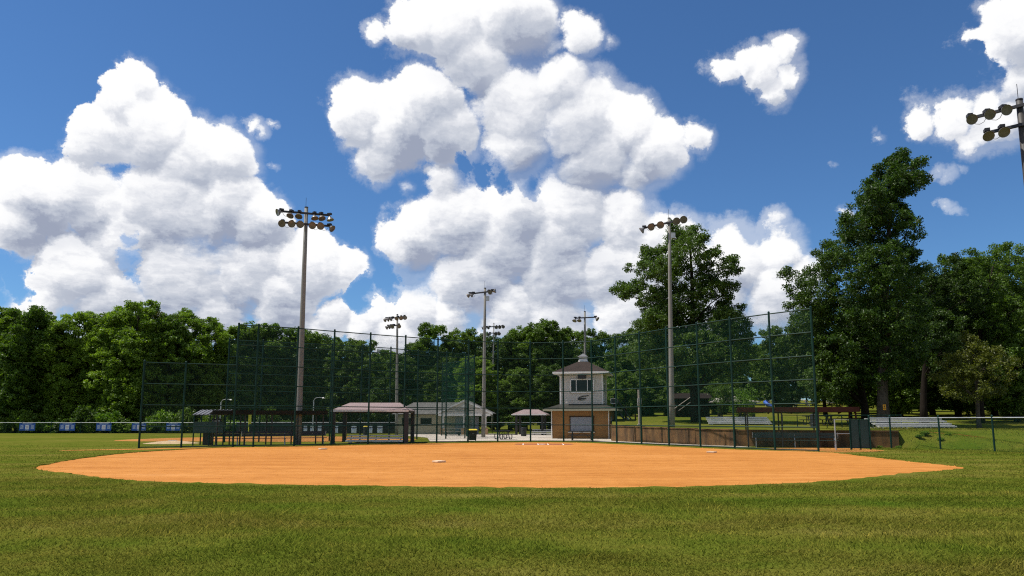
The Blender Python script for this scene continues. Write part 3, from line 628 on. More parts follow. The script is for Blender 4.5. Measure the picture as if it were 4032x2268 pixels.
# ---------------------------------------------------------------- shade pavilions
def pavilion(label, loc, rz, w, d, eave, ridge, rise, col=.26, ov=.5, rm='roofpink'):
    """hip roof over four square steel columns; w along local x"""
    o = thing('shade_pavilion', label, 'pavilion', loc, rz)
    x0, x1, y0, y1 = -w/2-ov, w/2+ov, -d/2-ov, d/2+ov; zt = eave+rise; r = ridge/2
    faces = dict(front=[(x0, y0, eave), (x1, y0, eave), (r, 0, zt), (-r, 0, zt)], back=[(x1, y1, eave), (x0, y1, eave), (-r, 0, zt), (r, 0, zt)],
                 l=[(x0, y1, eave), (x0, y0, eave), (-r, 0, zt)], r=[(x1, y0, eave), (x1, y1, eave), (r, 0, zt)])
    for f in faces.values():
        n = len(f); lo = [(x, y, z-.05) for x, y, z in f]
        MB().add(f+lo, [tuple(range(n)), tuple(range(n, 2*n))[::-1]]+[(i, n+i, n+(i+1) % n, (i+1) % n) for i in range(n)]).build('roof_panel', M[rm], o)
    for sx in (-1, 1):
        for sy in (-1, 1):
            c = boxp('column', (sx*w/2, sy*d/2, eave/2), (col, col, eave+.1), M['steel'], o)
            boxp('base_plate', (0, 0, -eave/2), (col*1.5, col*1.5, .05), M['steel'], c)
    for sy in (-1, 1): boxp('beam', (0, sy*d/2, eave-.06), (w, .14, .2), M['steel'], o)
    for sx in (-1, 1): boxp('beam', (sx*w/2, 0, eave-.06), (.14, d, .2), M['steel'], o)
    for sy in (-1, 1): boxp('fascia', (0, sy*(d/2+ov), eave-.05), (w+2*ov, .04, .11), M['white'], o)
    return o
pavilion('pink-roofed shade pavilion on black columns over the left bleachers', (-10.2, 54.8, 0), .03, 5.2, 4.2, 2.36, 3.7, .58, .28, .15)
pavilion('faded pink shade pavilion on black columns left of the brick tower', (2.15, 83.5, 0), -.15, 2.9, 3.0, 2.28, 1.7, .55, .24)
pavilion('pale-roofed shade pavilion on the raised lawn behind the right dugout', (22.3, 75.5, hill_z(75.5)), .12, 3.6, 3.2, .52+1.0, 1.2, .62, .24, .5, 'roofgrey2')

# ---------------------------------------------------------------- bleachers
def bleachers(label, loc, rz, L_, rows, rise=.2, go=.55, z0=.3):
    o = thing('bleachers', label, 'bleachers', loc, rz)
    for i in range(rows):
        y, z = i*go, z0+i*rise
        for k in range(2): boxp('seat_plank', (0, y+k*.13, z), (L_, .125, .085), M['alu'], o)
        if i: boxp('foot_plank', (0, y-.25, z-rise*.75), (L_, .2, .06), M['alu'], o)
    n = max(3, round(L_/1.6))
    for j in range(n):
        x = -L_/2+.25+(L_-.5)*j/(n-1); f = MB()
        f.tube([(x, -.15, .03), (x, (rows-1)*go+.2, .03)], .03, 6)
        f.tube([(x, -.1, .03), (x, (rows-1)*go+.1, z0+(rows-1)*rise-.05)], .025, 6)
        for i in range(rows): f.tube([(x, i*go+.06, .03), (x, i*go+.06, z0+i*rise)], .025, 6)
        f.build('frame', M['galv'], o)
    return o
bleachers('low aluminium bleachers under the pink-roofed pavilion on the left', (-9.9, 53.2, 0), .03, 4.1, 3, .19, .5, .16)
bleachers('aluminium bleachers on the raised lawn at right, before the tree trunks', (28.0, 51.0, hill_z(51.5)+.0), .10, 5.7, 4, .17, .5, .14)
bleachers('aluminium bleachers at the middle of the raised lawn, behind the retaining wall', (18.2, 58.9, hill_z(59)), -.10, 4.9, 4, .16, .5, .12)
bleachers('distant low bleachers beside the pavilion left of the brick tower', (3.6, 81.0, .0), -.15, 3.0, 3, .2, .5, .18)

# ---------------------------------------------------------------- scorer's tower
def tower():
    o = thing('scorers_tower', 'two-storey scorer tower, brick below and white siding above, brown hip roof', 'tower', (6.68, 68.4, 0), math.radians(-12.5))
    W, D, H1 = 5.2, 4.6, 2.62
    w = boxp('brick_wall', (0, 0, H1/2), (W, D, H1), M['brick'], o)
    y = -D/2
    # serving hatch: frame, slats of the roll shutter, counter
    hx0, hx1, hz0, hz1 = -.98, 1.12, .62, 1.92; sh = boxp('serving_hatch', ((hx0+hx1)/2, y-.005, (hz0+hz1)/2), (hx1-hx0, .05, hz1-hz0), M['shutter'], o)
    for i in range(13): boxp('slat', (0, -.03, -(hz1-hz0)/2+.05+i*.1), (hx1-hx0-.04, .02, .085), M['shutter'], sh)
    for x in (hx0, hx1): boxp('hatch_frame', (x, y-.03, (hz0+hz1)/2), (.07, .1, hz1-hz0+.1), M['rust'], o)
    boxp('hatch_frame', ((hx0+hx1)/2, y-.03, hz1+.03), (hx1-hx0+.14, .1, .07), M['rust'], o)
    boxp('counter', ((hx0+hx1)/2, y-.18, hz0-.05), (hx1-hx0+.3, .42, .09), M['concrete'], o)
    # side door
    dd = boxp('door', (W/2+.02, -1.2, 1.02), (.05, .95, 2.0), M['door'], o); boxp('handle', (.05, .35, -.02), (.05, .05, .14), M['alu'], dd)
    # gutters' down pipes
    for x in (-W/2-.05, W/2-.12): bar('downpipe', (x, y-.06, 0), (x, y-.06, 2.5), .045, M['white'], o)
    # lower skirt roof
    U, V_ = 3.82, 3.5; e = .72; zi, zo = 3.1, 2.62; a = (W/2+e, D/2+e); b = (U/2+.02, V_/2+.02)
    quad = lambda s: [(-a[0], -a[1], zo), (a[0], -a[1], zo), (b[0], -b[1], zi), (-b[0], -b[1], zi)]
    ring_o = [(-a[0], -a[1]), (a[0], -a[1]), (a[0], a[1]), (-a[0], a[1])]; ring_i = [(-b[0], -b[1]), (b[0], -b[1]), (b[0], b[1]), (-b[0], b[1])]
    for i in range(4):
        p, q = ring_o[i], ring_o[(i+1) % 4]; r_, s = ring_i[(i+1) % 4], ring_i[i]
        top = [(*p, zo), (*q, zo), (*r_, zi), (*s, zi)]; lo = [(x, yy, z-.06) for x, yy, z in top]
        MB().add(top+lo, [(0, 1, 2, 3), (7, 6, 5, 4), (0, 4, 5, 1), (1, 5, 6, 2), (2, 6, 7, 3), (3, 7, 4, 0)]).build('lower_roof', M['shingle2'], o)
    for i in range(4):
        p, q = Vector(ring_o[i]), Vector(ring_o[(i+1) % 4]); c = (p+q)/2; d = q-p
        boxp('fascia', (c.x, c.y, zo-.08), (d.length+.03, .05, .15), M['beige'], o, math.atan2(d.y, d.x))
    MB().box((0, 0, zo-.13), (2*a[0]-.1, 2*a[1]-.1, .03)).build('soffit', M['beige'], o)
    # upper storey: sheathing core, lap boards, corner boards
    z0, z1 = 2.95, 5.85; boxp('upper_wall', (0, 0, (z0+z1)/2), (U-.06, V_-.06, z1-z0), M['siding'], o)
    unit = MB().add([(-.5, -.010, -.5), (.5, -.010, -.5), (.5, .016, -.5), (-.5, .016, -.5), (-.5, .004, .5), (.5, .004, .5), (.5, .016, .5), (-.5, .016, .5)],
                    [(0, 1, 5, 4), (1, 2, 6, 5), (2, 3, 7, 6), (3, 0, 4, 7), (4, 5, 6, 7), (3, 2, 1, 0)]).mesh('siding_board'); unit.materials.append(M['siding'])
    wx0, wx1, wz0, wz1 = -.98, 1.12, 4.13, 5.32; bh = .203
    nb = int((z1-3.02)/bh)
    def board(cx, L_, z, face):
        if face == 'front': link('siding_board', unit, None, o, (cx, -V_/2+.012, z), (0, 0, 0), (L_, 1.7, bh*.985))
        elif face == 'right': link('siding_board', unit, None, o, (U/2-.012, cx, z), (0, 0, R(90)), (L_, 1.7, bh*.985))
        else: link('siding_board', unit, None, o, (-U/2+.012, cx, z), (0, 0, R(-90)), (L_, 1.7, bh*.985))
    for i in range(nb):
        z = 3.02+bh*(i+.5)
        if z > wz0-.05 and z < wz1+.05:
            board((-U/2+wx0)/2, wx0+U/2-.02, z, 'front'); board((U/2+wx1)/2, U/2-wx1-.02, z, 'front')
        else: board(0, U-.04, z, 'front')
        board(0, V_-.04, z, 'left')
        if 3.4 < z < 5.3: board(-1.0, V_/2-.55, z, 'right'); board(1.2, V_/2-.75, z, 'right')
        else: board(0, V_-.04, z, 'right')
    for sx in (-1, 1):
        for sy in (-1, 1): boxp('corner_board', (sx*U/2, sy*V_/2, 4.42), (.14, .14, 2.8), M['white'], o)
    # upper window with three panes
    wi = boxp('window', ((wx0+wx1)/2, -V_/2-.01, (wz0+wz1)/2), (wx1-wx0, .04, wz1-wz0), M['black'], o)
    hw, hh = (wx1-wx0)/2, (wz1-wz0)/2
    for s in (-1, 1): boxp('frame', (s*hw, -.04, 0), (.12, .1, hh*2+.12), M['white'], wi); boxp('frame', (0, -.04, s*hh), (hw*2+.12, .1, .12), M['white'], wi)
    for x in (-.52, .50): boxp('mullion', (x, -.05, 0), (.06, .08, hh*2), M['white'], wi)
    for x, ww in ((-.78, .46), (0, .96), (.78, .5)): boxp('pane', (x, -.028, 0), (ww, .012, hh*2-.1), M['glass'], wi)
    # loudspeaker under the eave, side door upstairs, landing
    sp = boxp('loudspeaker', (.08, -V_/2-.16, 5.56), (.72, .3, .4), M['black'], o); boxp('bracket', (0, .13, .22), (.1, .06, .12), M['steel'], sp)
    ud = boxp('upper_door', (U/2+.0, .05, 4.1), (.06, .85, 2.0), M['white'], o); boxp('pane', (.04, 0, .45), (.02, .5, .7), M['glass'], ud)
    # emblem: black swept ring with a bar through it
    lg = MB(); n = 30; cx, cz, yy = .06, 3.62, -V_/2-.045
    outer, inner = [], []
    for i in range(n+1):
        t = R(40+290*i/n); wgt = math.sin(math.pi*i/n)**.6
        ox, oz = .38*math.cos(t), .20*math.sin(t); ix, iz = (.38-.16*wgt)*math.cos(t)+.02, (.20-.10*wgt)*math.sin(t)
        sh_ = .55; outer.append((cx+ox+oz*sh_, cz+oz)); inner.append((cx+ix+iz*sh_, cz+iz))
    for i in range(n):
        q = [outer[i], outer[i+1], inner[i+1], inner[i]]; lg.add([(x, yy, z) for x, z in q]+[(x, yy+.02, z) for x, z in q], [(0, 1, 2, 3), (7, 6, 5, 4), (0, 4, 5, 1), (1, 5, 6, 2), (2, 6, 7, 3), (3, 7, 4, 0)])
    for q in ([(-.42, -.10), (.34, -.06), (.40, .02), (-.10, .03)], [(.05, .22), (.62, .27), (.60, .22), (.2, .13)]):
        q = [(cx+x, cz+z) for x, z in q]; lg.add([(x, yy-.004, z) for x, z in q]+[(x, yy+.02, z) for x, z in q], [(0, 1, 2, 3), (7, 6, 5, 4), (0, 4, 5, 1), (1, 5, 6, 2), (2, 6, 7, 3), (3, 7, 4, 0)])
    lg.build('emblem', M['logo'], o)
    # upper hip roof, fascia, soffit, cupola with cap
    e2 = .62; a = (U/2+e2, V_/2+e2); zo, zt = 5.98, 7.05; k = .42
    ro = [(-a[0], -a[1]), (a[0], -a[1]), (a[0], a[1]), (-a[0], a[1])]; ri = [(-k, -k), (k, -k), (k, k), (-k, k)]
    for i in range(4):
        p, q, r_, s = ro[i], ro[(i+1) % 4], ri[(i+1) % 4], ri[i]; top = [(*p, zo), (*q, zo), (*r_, zt), (*s, zt)]; lo = [(x, yy, z-.05) for x, yy, z in top]
        MB().add(top+lo, [(0, 1, 2, 3), (7, 6, 5, 4), (0, 4, 5, 1), (1, 5, 6, 2), (2, 6, 7, 3), (3, 7, 4, 0)]).build('upper_roof', M['shingle'], o)
        c = (Vector(p)+Vector(q))/2; d = Vector(q)-Vector(p)
        boxp('fascia', (c.x, c.y, zo-.07), (d.length+.03, .05, .17), M['white'], o, math.atan2(d.y, d.x))
    MB().box((0, 0, zo-.13), (2*a[0]-.1, 2*a[1]-.1, .03)).build('soffit', M['white'], o)
    cu = MB().add([(-.44, -.44, 7.0), (.44, -.44, 7.0), (.44, .44, 7.0), (-.44, .44, 7.0), (-.36, -.36, 7.3), (.36, -.36, 7.3), (.36, .36, 7.3), (-.36, .36, 7.3), (-.36, -.36, 7.52), (.36, -.36, 7.52), (.36, .36, 7.52), (-.36, .36, 7.52)],
             [(i, (i+1) % 4, 4+(i+1) % 4, 4+i) for i in range(4)]+[(4+i, 4+(i+1) % 4, 8+(i+1) % 4, 8+i) for i in range(4)]+[(8, 9, 10, 11)]).build('cupola', M['white'], o)
    MB().add([(-.5, -.5, 7.5), (.5, -.5, 7.5), (.5, .5, 7.5), (-.5, .5, 7.5), (0, 0, 7.85)], [(0, 1, 4), (1, 2, 4), (2, 3, 4), (3, 0, 4), (3, 2, 1, 0)]).build('cupola_cap', M['roofgrey'], cu)
    bar('finial', (0, 0, 7.8), (0, 0, 8.15), .05, M['steel'], cu)
    return o
tower()
ac = thing('air_conditioner', 'boxy window air conditioner sticking out of the tower side, above the lower roof', 'air conditioner', (9.35, 67.3, 3.15), math.radians(-12.5))
boxp('case', (0, 0, .22), (.55, .75, .46), M['black'], ac); 
for q in ((-.0, -.39, .44, .58, .03, .05), (.0, -.39, .0, .58, .03, .05), (-.27, -.39, .22, .05, .03, .48), (.27, -.39, .22, .05, .03, .48)): boxp('frame', q[:3], q[3:], M['alu'], ac)
for i in range(5): boxp('louvre', (0, -.385, .06+i*.08), (.46, .02, .02), M['steel'], ac)
st = thing('tower_stair', 'dark wooden stair climbing the tower side to the upper door', 'stairs', (9.6, 69.5, 0), math.radians(-12.5))
for i in range(9): boxp('tread', (1.9-.22*i, 0, .3+.33*i), (.3, 1.0, .05), M['steel'], st)
for y in (-.5, .5): bar('stringer', (2.1, y, .1), (.0, y, 3.1), .06, M['steel'], st); bar('handrail', (2.1, y, 1.0), (.0, y, 4.0), .035, M['steel'], st)
for x in (.1, 1.1, 2.0):
    for y in (-.5, .5): bar('post', (x, y, 0), (x, y, 4.1-(x*.95 if x > .2 else 0)), .05, M['rust'], st)

# ---------------------------------------------------------------- restroom building with gabled porch
def restroom():
    o = thing('restroom_building', 'low beige restroom building with grey roof and white-columned gabled porch', 'building', (-7.6, 85.5, 0), math.radians(-4))
    boxp('wall', (-1.8, 3.5, 1.15), (8.6, 4.6, 2.3), M['beige'], o)
    # main roof, gable to the left end, ridge along x
    def slab(pts, m, nm, t=.08):
        n = len(pts); lo = [(x, y, z-t) for x, y, z in pts]
        MB().add(pts+lo, [tuple(range(n)), tuple(range(n, 2*n))[::-1]]+[(i, n+i, n+(i+1) % n, (i+1) % n) for i in range(n)]).build(nm, m, o)
    slab([(-6.6, .7, 2.35), (3.2, .7, 2.35), (2.2, 3.5, 3.75), (-4.6, 3.5, 3.75)], M['shingle3'], 'roof')
    slab([(3.2, 6.3, 2.35), (-6.6, 6.3, 2.35), (-4.6, 3.5, 3.75), (2.2, 3.5, 3.75)], M['shingle3'], 'roof')
    slab([(-6.6, 6.3, 2.35), (-6.6, .7, 2.35), (-4.6, 3.5, 3.75)], M['shingle3'], 'roof')
    slab([(3.2, .7, 2.35), (3.2, 6.3, 2.35), (2.2, 3.5, 3.75)], M['shingle3'], 'roof')
    # porch gable towards the field
    gx, pz, ez, hw = 2.25, 3.95, 2.42, 3.25
    for s in (-1, 1): slab([(gx, -1.3, pz), (gx+s*hw, -1.3, ez), (gx+s*hw, 3.2, ez), (gx, 3.2, pz)][::s], M['shingle3'], 'porch_roof')
    for s in (-1, 1):
        a, b = Vector((gx, -1.33, pz-.02)), Vector((gx+s*(hw+.03), -1.33, ez-.06)); c = (a+b)/2
        MB().add([(gx, -1.35, pz), (gx+s*hw, -1.35, ez), (gx+s*hw, -1.35, ez-.2), (gx, -1.35, pz-.22), (gx, -1.30, pz), (gx+s*hw, -1.30, ez), (gx+s*hw, -1.30, ez-.2), (gx, -1.30, pz-.22)],
                 [(0, 1, 2, 3), (7, 6, 5, 4), (0, 4, 5, 1), (1, 5, 6, 2), (2, 6, 7, 3), (3, 7, 4, 0)]).build('bargeboard', M['white'], o)
    MB().add([(gx-hw+.35, -1.2, ez-.05), (gx+hw-.35, -1.2, ez-.05), (gx, -1.2, pz-.2), (gx-hw+.35, -1.1, ez-.05), (gx+hw-.35, -1.1, ez-.05), (gx, -1.1, pz-.2)], [(0, 1, 2), (5, 4, 3), (0, 3, 4, 1), (1, 4, 5, 2), (2, 5, 3, 0)]).build('gable', M['siding'], o)
    MB().lathe([(.001, .05), (.22, .05), (.26, .02), (.26, -.02)], 20, (0, -1, 0)).build('gable_vent', M['white'], o, (gx, -1.22, 3.15))
    boxp('beam', (gx, -1.12, 2.24), (2*hw-.5, .3, .28), M['white'], o)
    for x in (-.35+gx-2.1, gx+.0, gx+2.4):
        c = MB().tube([(0, 0, .75), (0, 0, 2.12)], .13, 14).build('column', M['white'], o, (x, -1.1, 0))
        MB().lathe([(.2, 2.0), (.2, 2.12)], 14).build('capital', M['white'], c); boxp('stone_base', (0, 0, .38), (.62, .62, .76), M['stone'], c)
    for x in (-4.8, -2.6): 
        w_ = boxp('window', (x, 1.18, 1.5), (1.3, .06, .7), M['glass'], o); boxp('sill', (0, -.05, -.38), (1.4, .12, .06), M['white'], w_)
    boxp('door', (gx-.9, 1.17, 1.0), (.95, .06, 2.0), M['door'], o); boxp('door', (gx+.9, 1.17, 1.0), (.95, .06, 2.0), M['door'], o)
restroom()

# ---------------------------------------------------------------- picnic tables, bin
def picnic_table(label, loc, rz, L_=2.0, m=None):
    m = m or M['steel']; o = thing('picnic_table', label, 'picnic table', loc, rz)
    for i in range(5): boxp('table_plank', (0, -.30+.15*i, .72), (L_, .135, .06), m, o)
    for s in (-1, 1):
        for k in (0, 1): boxp('seat_plank', (0, s*(.62+.13*k), .43), (L_, .12, .055), m, o)
    for s in (-1, 1):
        x = s*(L_/2-.3); f = MB()
        for t in (-1, 1):
            pts = [(x, t*.12, .70), (x, t*.16, .35), (x, t*.3, .06), (x, t*.5, .03), (x, t*.68, .08), (x, t*.74, .25), (x, t*.70, .41)]
            f.tube(pts, .042, 8)
        f.tube([(x, -.33, .69), (x, .33, .69)], .025, 8); f.build('leg_frame', M['steel'], o)
    MB().tube([(-L_/2+.3, 0, .1), (0, 0, .68)], .02, 6).build('brace', M['steel'], o); MB().tube([(L_/2-.3, 0, .1), (0, 0, .68)], .02, 6).build('brace', M['steel'], o)
    return o
picnic_table('black steel picnic table in front of the brick serving hatch', (5.75, 61.0, .007), -.15, 2.15)
picnic_table('black steel picnic table left of the tower, beside the light pole', (-.75, 63.9, .007), .5, 1.5)
picnic_table('distant grey picnic table before the restroom porch', (-6.3, 78.5, .007), .2, 2.0, M['wood'])
picnic_table('dark picnic table on the raised lawn right of the middle bleachers', (24.2, 58.5, hill_z(58.5)), .1, 2.2)
picnic_table('dark picnic table on the raised lawn, behind the right dugout roof', (26.9, 60.5, hill_z(60.5)), -.2, 2.0)
tr = thing('trash_bin', 'black wheeled trash bin with bright yellow lid behind the fence', 'bin', (-3.15, 58.6, .007), .2)
MB().add([(-.27, -.3, .08), (.27, -.3, .08), (.27, .3, .08), (-.27, .3, .08), (-.34, -.38, .85), (.34, -.38, .85), (.34, .38, .85), (-.34, .38, .85)],
         [(3, 2, 1, 0), (4, 5, 6, 7), (0, 1, 5, 4), (1, 2, 6, 5), (2, 3, 7, 6), (3, 0, 4, 7)]).build('body', M['black'], tr)
MB().add([(-.37, -.41, .86), (.37, -.41, .86), (.37, .41, .86), (-.37, .41, .86), (-.3, -.3, .95), (.3, -.3, .95), (.3, .36, .95), (-.3, .36, .95)],
         [(3, 2, 1, 0), (4, 5, 6, 7), (0, 1, 5, 4), (1, 2, 6, 5), (2, 3, 7, 6), (3, 0, 4, 7)]).build('lid', M['yellow'], tr)
for s in (-1, 1): MB().tube([(s*.3, .3, .1), (s*.36, .3, .1)], .1, 14).build('wheel', M['black'], tr)
boxp('sticker', (.03, -.345, .62), (.16, .01, .08), M['print'], tr, 0, R(-6))
def barrel(label, x, y, m, lid, z=0.0):
    o = thing('trash_barrel', label, 'bin', (x, y, z)); MB().lathe([(.001, .02), (.28, .02), (.29, .3), (.3, .32), (.29, .34), (.29, .6), (.3, .62), (.29, .88), (.26, .9), (.26, .85), (.001, .85)], 18).build('barrel', m, o)
    if lid: MB().lathe([(.31, .88), (.31, .93), (.2, 1.0), (.001, 1.02)], 18).build('lid', lid, o)
barrel('dark barrel with yellow lid far behind the left bleachers', -16.2, 82.0, M['black'], M['yellow'])
barrel('black barrel beside the small pavilion left of the tower', 1.2, 76.0, M['black'], None)
barrel('black litter barrel on the raised lawn behind the gate', 21.5, 52.5, M['black'], M['steel'], hill_z(52.5))

# ---------------------------------------------------------------- field light poles
def lamp(parent, p, aim, r=.24, box=True):
    a = Vector(aim).normalized()
    f = MB().lathe([(.035, -.34), (.06, -.30), (.07, -.20), (r*.55, -.12), (r*.9, -.02), (r, .06), (r*1.03, .07), (r*.97, .06), (r*.85, -.02), (r*.5, -.11), (.001, -.16)], 18, a).build('floodlight', M['lampm'], parent, p, True)
    MB().lathe([(.001, .035), (r*.5, .04), (r*.93, .045)], 18, a).build('lens', M['lens'], f, (0, 0, 0), True)
    if box: boxp('ballast_box', tuple(-a*.25+Vector((0, 0, .16))), (.2, .3, .13), M['steel'], f, math.atan2(a.y, a.x)+R(90))
    MB().tube([tuple(-a*.28), tuple(-a*.2+Vector((0, 0, .12)))], .03, 6).build('bracket', M['steel'], f)
    return f
def light_pole(label, x, y, z0, ztop, r0, r1, yaw, arms, m, rod=True, lean=0.0, lampr=.24, box=None):
    """arms: list of (height, [(offset, yaw, tilt), ...]); yaw of the cross arm in the ground plane"""
    o = thing('light_pole', label, 'light pole', (x, y, z0)); H = ztop-z0; d = Vector((math.cos(yaw), math.sin(yaw), 0))
    zs = [0, .15, .35, .55, .75, 1.0]
    pl = MB().tube([(lean*t, 0, -.2+(H+.2)*t) for t in zs], [r0+(r1-r0)*t for t in zs], 16).build('pole', m, o, (0, 0, 0), True)
    MB().lathe([(r1*1.1, 0), (r1*1.05, .06), (.001, .08)], 12).build('cap', M['steel'], pl, (lean, 0, H))
    if rod: bar('lightning_rod', (lean-.04, 0, H), (lean-.04, 0, H+.75), .012, M['steel'], o, 6)
    for (ah, lamps) in arms:
        xs = [q[0] for q in lamps]; lx = lean*ah/H; c = Vector((lx, 0, ah)); fwd = Vector((d.y, -d.x, 0))
        boxp('crossarm', tuple(c+d*((min(xs)+max(xs))/2)-fwd*(-r1*1.2)), (max(xs)-min(xs)+.12, .11, .13), M['steel'], o, yaw)
        for (q, ya, ti) in lamps:
            aim = Vector((math.cos(yaw-R(90)+R(ya))*math.cos(R(ti)), math.sin(yaw-R(90)+R(ya))*math.cos(R(ti)), -math.sin(R(ti))))
            p = c + d*q + fwd*(r1*1.2+.1) + aim*.30 + Vector((0, 0, -.05)); lamp(o, tuple(p), aim, lampr)
        for q0, q1 in zip(xs[:-1], xs[1:]):
            if q0 < 0 < q1: continue
            a, b = c+d*q0, c+d*q1; mid = (a+b)/2+Vector((0, 0, -.32)); MB().tube([tuple(a), tuple((a+mid)/2-Vector((0, 0, .1))), tuple(mid), tuple((b+mid)/2-Vector((0, 0, .1))), tuple(b)], .012, 5).build('cable', M['black'], o)
    if box: boxp('junction_box', (lean+.25, 0, H-box), (.34, .25, .42), M['galv'], o)
    return o
LP1 = light_pole('tall weathered light pole with two rows of floodlights, left of the bleachers', -14.7, 50.9, 0, 16.75, .235, .125, R(18),
   [(16.3, [(-1.65, -70, 20), (-1.0, -35, 60), (-.45, -20, 60), (.55, 20, 70), (1.0, 30, 60), (1.6, 60, 75)]), (15.5, [(-1.55, -15, 25), (-.95, -5, 20), (-.4, 0, 18), (.4, 5, 20), (.95, 8, 20), (1.6, 50, 35)])], M['pole'], True, -.05, .255)
light_pole('distant light pole with two rows of floodlights behind the dense backstop', -13.1, 84, 0, 13.75, .2, .1, R(-38),
   [(13.4, [(-1.5, -80, 20), (-.95, -60, 25), (-.45, -30, 25), (.35, 20, 25), (.9, 40, 25), (1.4, 60, 25)]), (12.5, [(-1.2, -60, 30), (-.7, -20, 25), (-.3, 10, 25), (.5, 50, 30)])], M['pole'], False, -.2)
light_pole('slim light pole with one arm and junction boxes, between the bin and the tower', -2.75, 71, 0, 14.5, .2, .11, R(-34),
   [(14.1, [(-1.6, -80, 25), (-1.2, -50, 35), (.6, 60, 15), (1.0, 110, -10)])], M['pole'], True, .1, .22, 1.0)
light_pole('thin far light pole with floodlights just right of the slim pole', -3.0, 112, 0, 16.4, .15, .08, R(-28),
   [(15.9, [(-1.6, -60, 25), (-1.1, -40, 25), (-.6, -20, 25), (.6, 20, 30), (1.1, 40, 30), (1.6, 60, 25)]), (14.9, [(-.5, -30, 30), (.5, 30, 30), (.95, 50, 30)])], M['pole'], False, .2, .26)
light_pole('light pole rising behind the scorer tower roof, three floodlights', 8.15, 82, 0, 13.8, .2, .1, R(-20),
   [(13.1, [(-1.05, -20, 60), (-.55, 0, 60), (1.25, 80, 35)])], M['pole'], True, .1, .26)
light_pole('pale concrete light pole with five floodlights before the round oak', 11.9, 55, .9, 17.1, .22, .105, R(-45),
   [(16.75-.9, [(-2.1, -60, 35), (-1.35, 12, 22), (-.6, 28, 20), (.75, 40, 15), (1.35, 42, 15)])], M['pole'], True, .25, .28, 1.35)
light_pole('near light pole cut by the right picture edge, floodlights in two rows', 21.95, 30, 0, 15.35, .2, .13, R(-46),
   [(15.05, [(-1.85, 30, 25), (-1.2, 36, 22), (-.6, 40, 20), (.6, 45, 18), (1.3, 45, 18)]), (14.2, [(-1.25, 25, 40), (-.7, 30, 38), (.7, 40, 30), (1.4, 40, 30)])], M['pole_dark'], True, -.05, .225)
def street_lamp(label, x, y, h, s):
    o = thing('street_lamp', label, 'street lamp', (x, y, 0)); bar('pole', (0, 0, 0), (0, 0, h), .07, M['galv'], o)
    MB().tube([(0, 0, h-.05), (s*.15, 0, h+.22), (s*.5, 0, h+.32), (s*1.0, 0, h+.30)], .035, 8).build('arm', M['galv'], o)
    MB().lathe([(.001, .0), (.14, .02), (.16, .06), (.06, .16), (.001, .17)], 12).build('lamp_head', M['white'], o, (s*1.1, 0, h+.18))
street_lamp('small pale street lamp against the woods, above the ribbed shelter roof', -33.6, 85, 3.7, 1)
street_lamp('small pale street lamp against the woods, right of the tall weathered pole', -22.9, 85, 3.9, 1)

# ---------------------------------------------------------------- banners, posters and signs
def banner(label, x, w):
    o = thing('banner', label, 'banner', (x, 90.36, .36)); h = .88; b = boxp('cloth', (0, 0, h/2), (w, .02, h), M['banner'], o)
    boxp('print_square', (0, -.016, -.02), (.46, .01, .52), M['print'], b); boxp('print_core', (0, -.024, -.02), (.30, .008, .34), M['pinkprint'], b)
    boxp('title_line', (0, -.016, .37), (w*.62, .01, .06), M['print'], b)
    for s in (-1, 1):
        for i in range(4): boxp('text_line', (s*w*.33, -.016, .18-.12*i), (w*.2, .01, .04), M['print'], b)
    boxp('caption_line', (0, -.016, -.37), (.4, .01, .05), M['print'], b)
for n, (cx, w) in enumerate(((-59.25, 1.95), (-54.35, 1.9), (-49.9, 1.85), (-45.6, 1.75), (-41.4, 1.75), (-37.5, 1.6))):
    banner(['blue printed banner farthest left on the outfield fence', 'second blue banner from the left on the outfield fence', 'third blue banner from the left on the outfield fence',
            'blue banner partly hidden behind the leftmost backstop post', 'blue banner between the two left backstop posts', 'blue banner at the dugout end of the outfield fence'][n], cx, w)
dk = thing('windscreen_fence', 'black windscreen along the far fence seen under the left pavilion', 'fence', (-33, 88.5, 0))
for i in range(10):
    boxp('cloth', (1.15+i*2.3, 0, .68), (2.28, .02, 1.3), M['darkcloth'], dk); bar('post', (i*2.3, .04, 0), (i*2.3, .04, 1.4), .035, M['green'], dk)
bar('top_rail', (0, .04, 1.36), (23, .04, 1.36), .03, M['galv'], dk, 6)
for n, x in enumerate((-25.6, -24.7, -23.9, -23.0, -21.1, -18.9, -17.0, -15.8)):
    o = thing('poster', ['pale poster with dark band, leftmost on the black windscreen', 'pale poster second from left on the black windscreen', 'pale poster third from left on the black windscreen', 'pale poster fourth from left on the black windscreen, by the thick column',
        'pale poster just left of the pavilion front column', 'pale poster centred under the pink pavilion', 'wide pale poster right of centre under the pink pavilion', 'pale poster beside the distant pole under the pink pavilion'][n], 'poster', (x, 88.42, .12))
    w = .42 if n < 4 else .62; s_ = boxp('sheet', (0, 0, .5), (w, .02, 1.0), M['print'], o); boxp('dark_band', (0, -.014, .13), (w, .01, .09), M['darkcloth'], s_); boxp('dark_band', (0, -.014, -.02), (w*.7, .01, .07), M['banner'], s_)
sg = thing('speaker_pole', 'short pale wooden pole with a louvred white box, right of the tower', 'pole', (10.0, 58, hill_z(58)-.1)); bar('pole', (0, 0, 0), (0, 0, 2.9), .085, M['wood'], sg, 12)
bx_ = boxp('box', (-.03, -.12, 1.95), (.22, .16, .56), M['alu'], sg)
for i in range(6): boxp('louvre', (0, -.09, -.22+i*.09), (.24, .03, .03), M['black'], bx_)
boxp('bracket', (.18, -.05, 2.0), (.05, .08, .45), M['alu'], sg); boxp('concrete_foot', (0, 0, .1), (.26, .26, .24), M['concrete'], sg)
ws = thing('notice_sign', 'small white notice sign on a grey post right of the tower door', 'sign', (10.9, 70, 0)); bar('post', (0, 0, 0), (0, 0, 1.95), .05, M['galv'], ws)
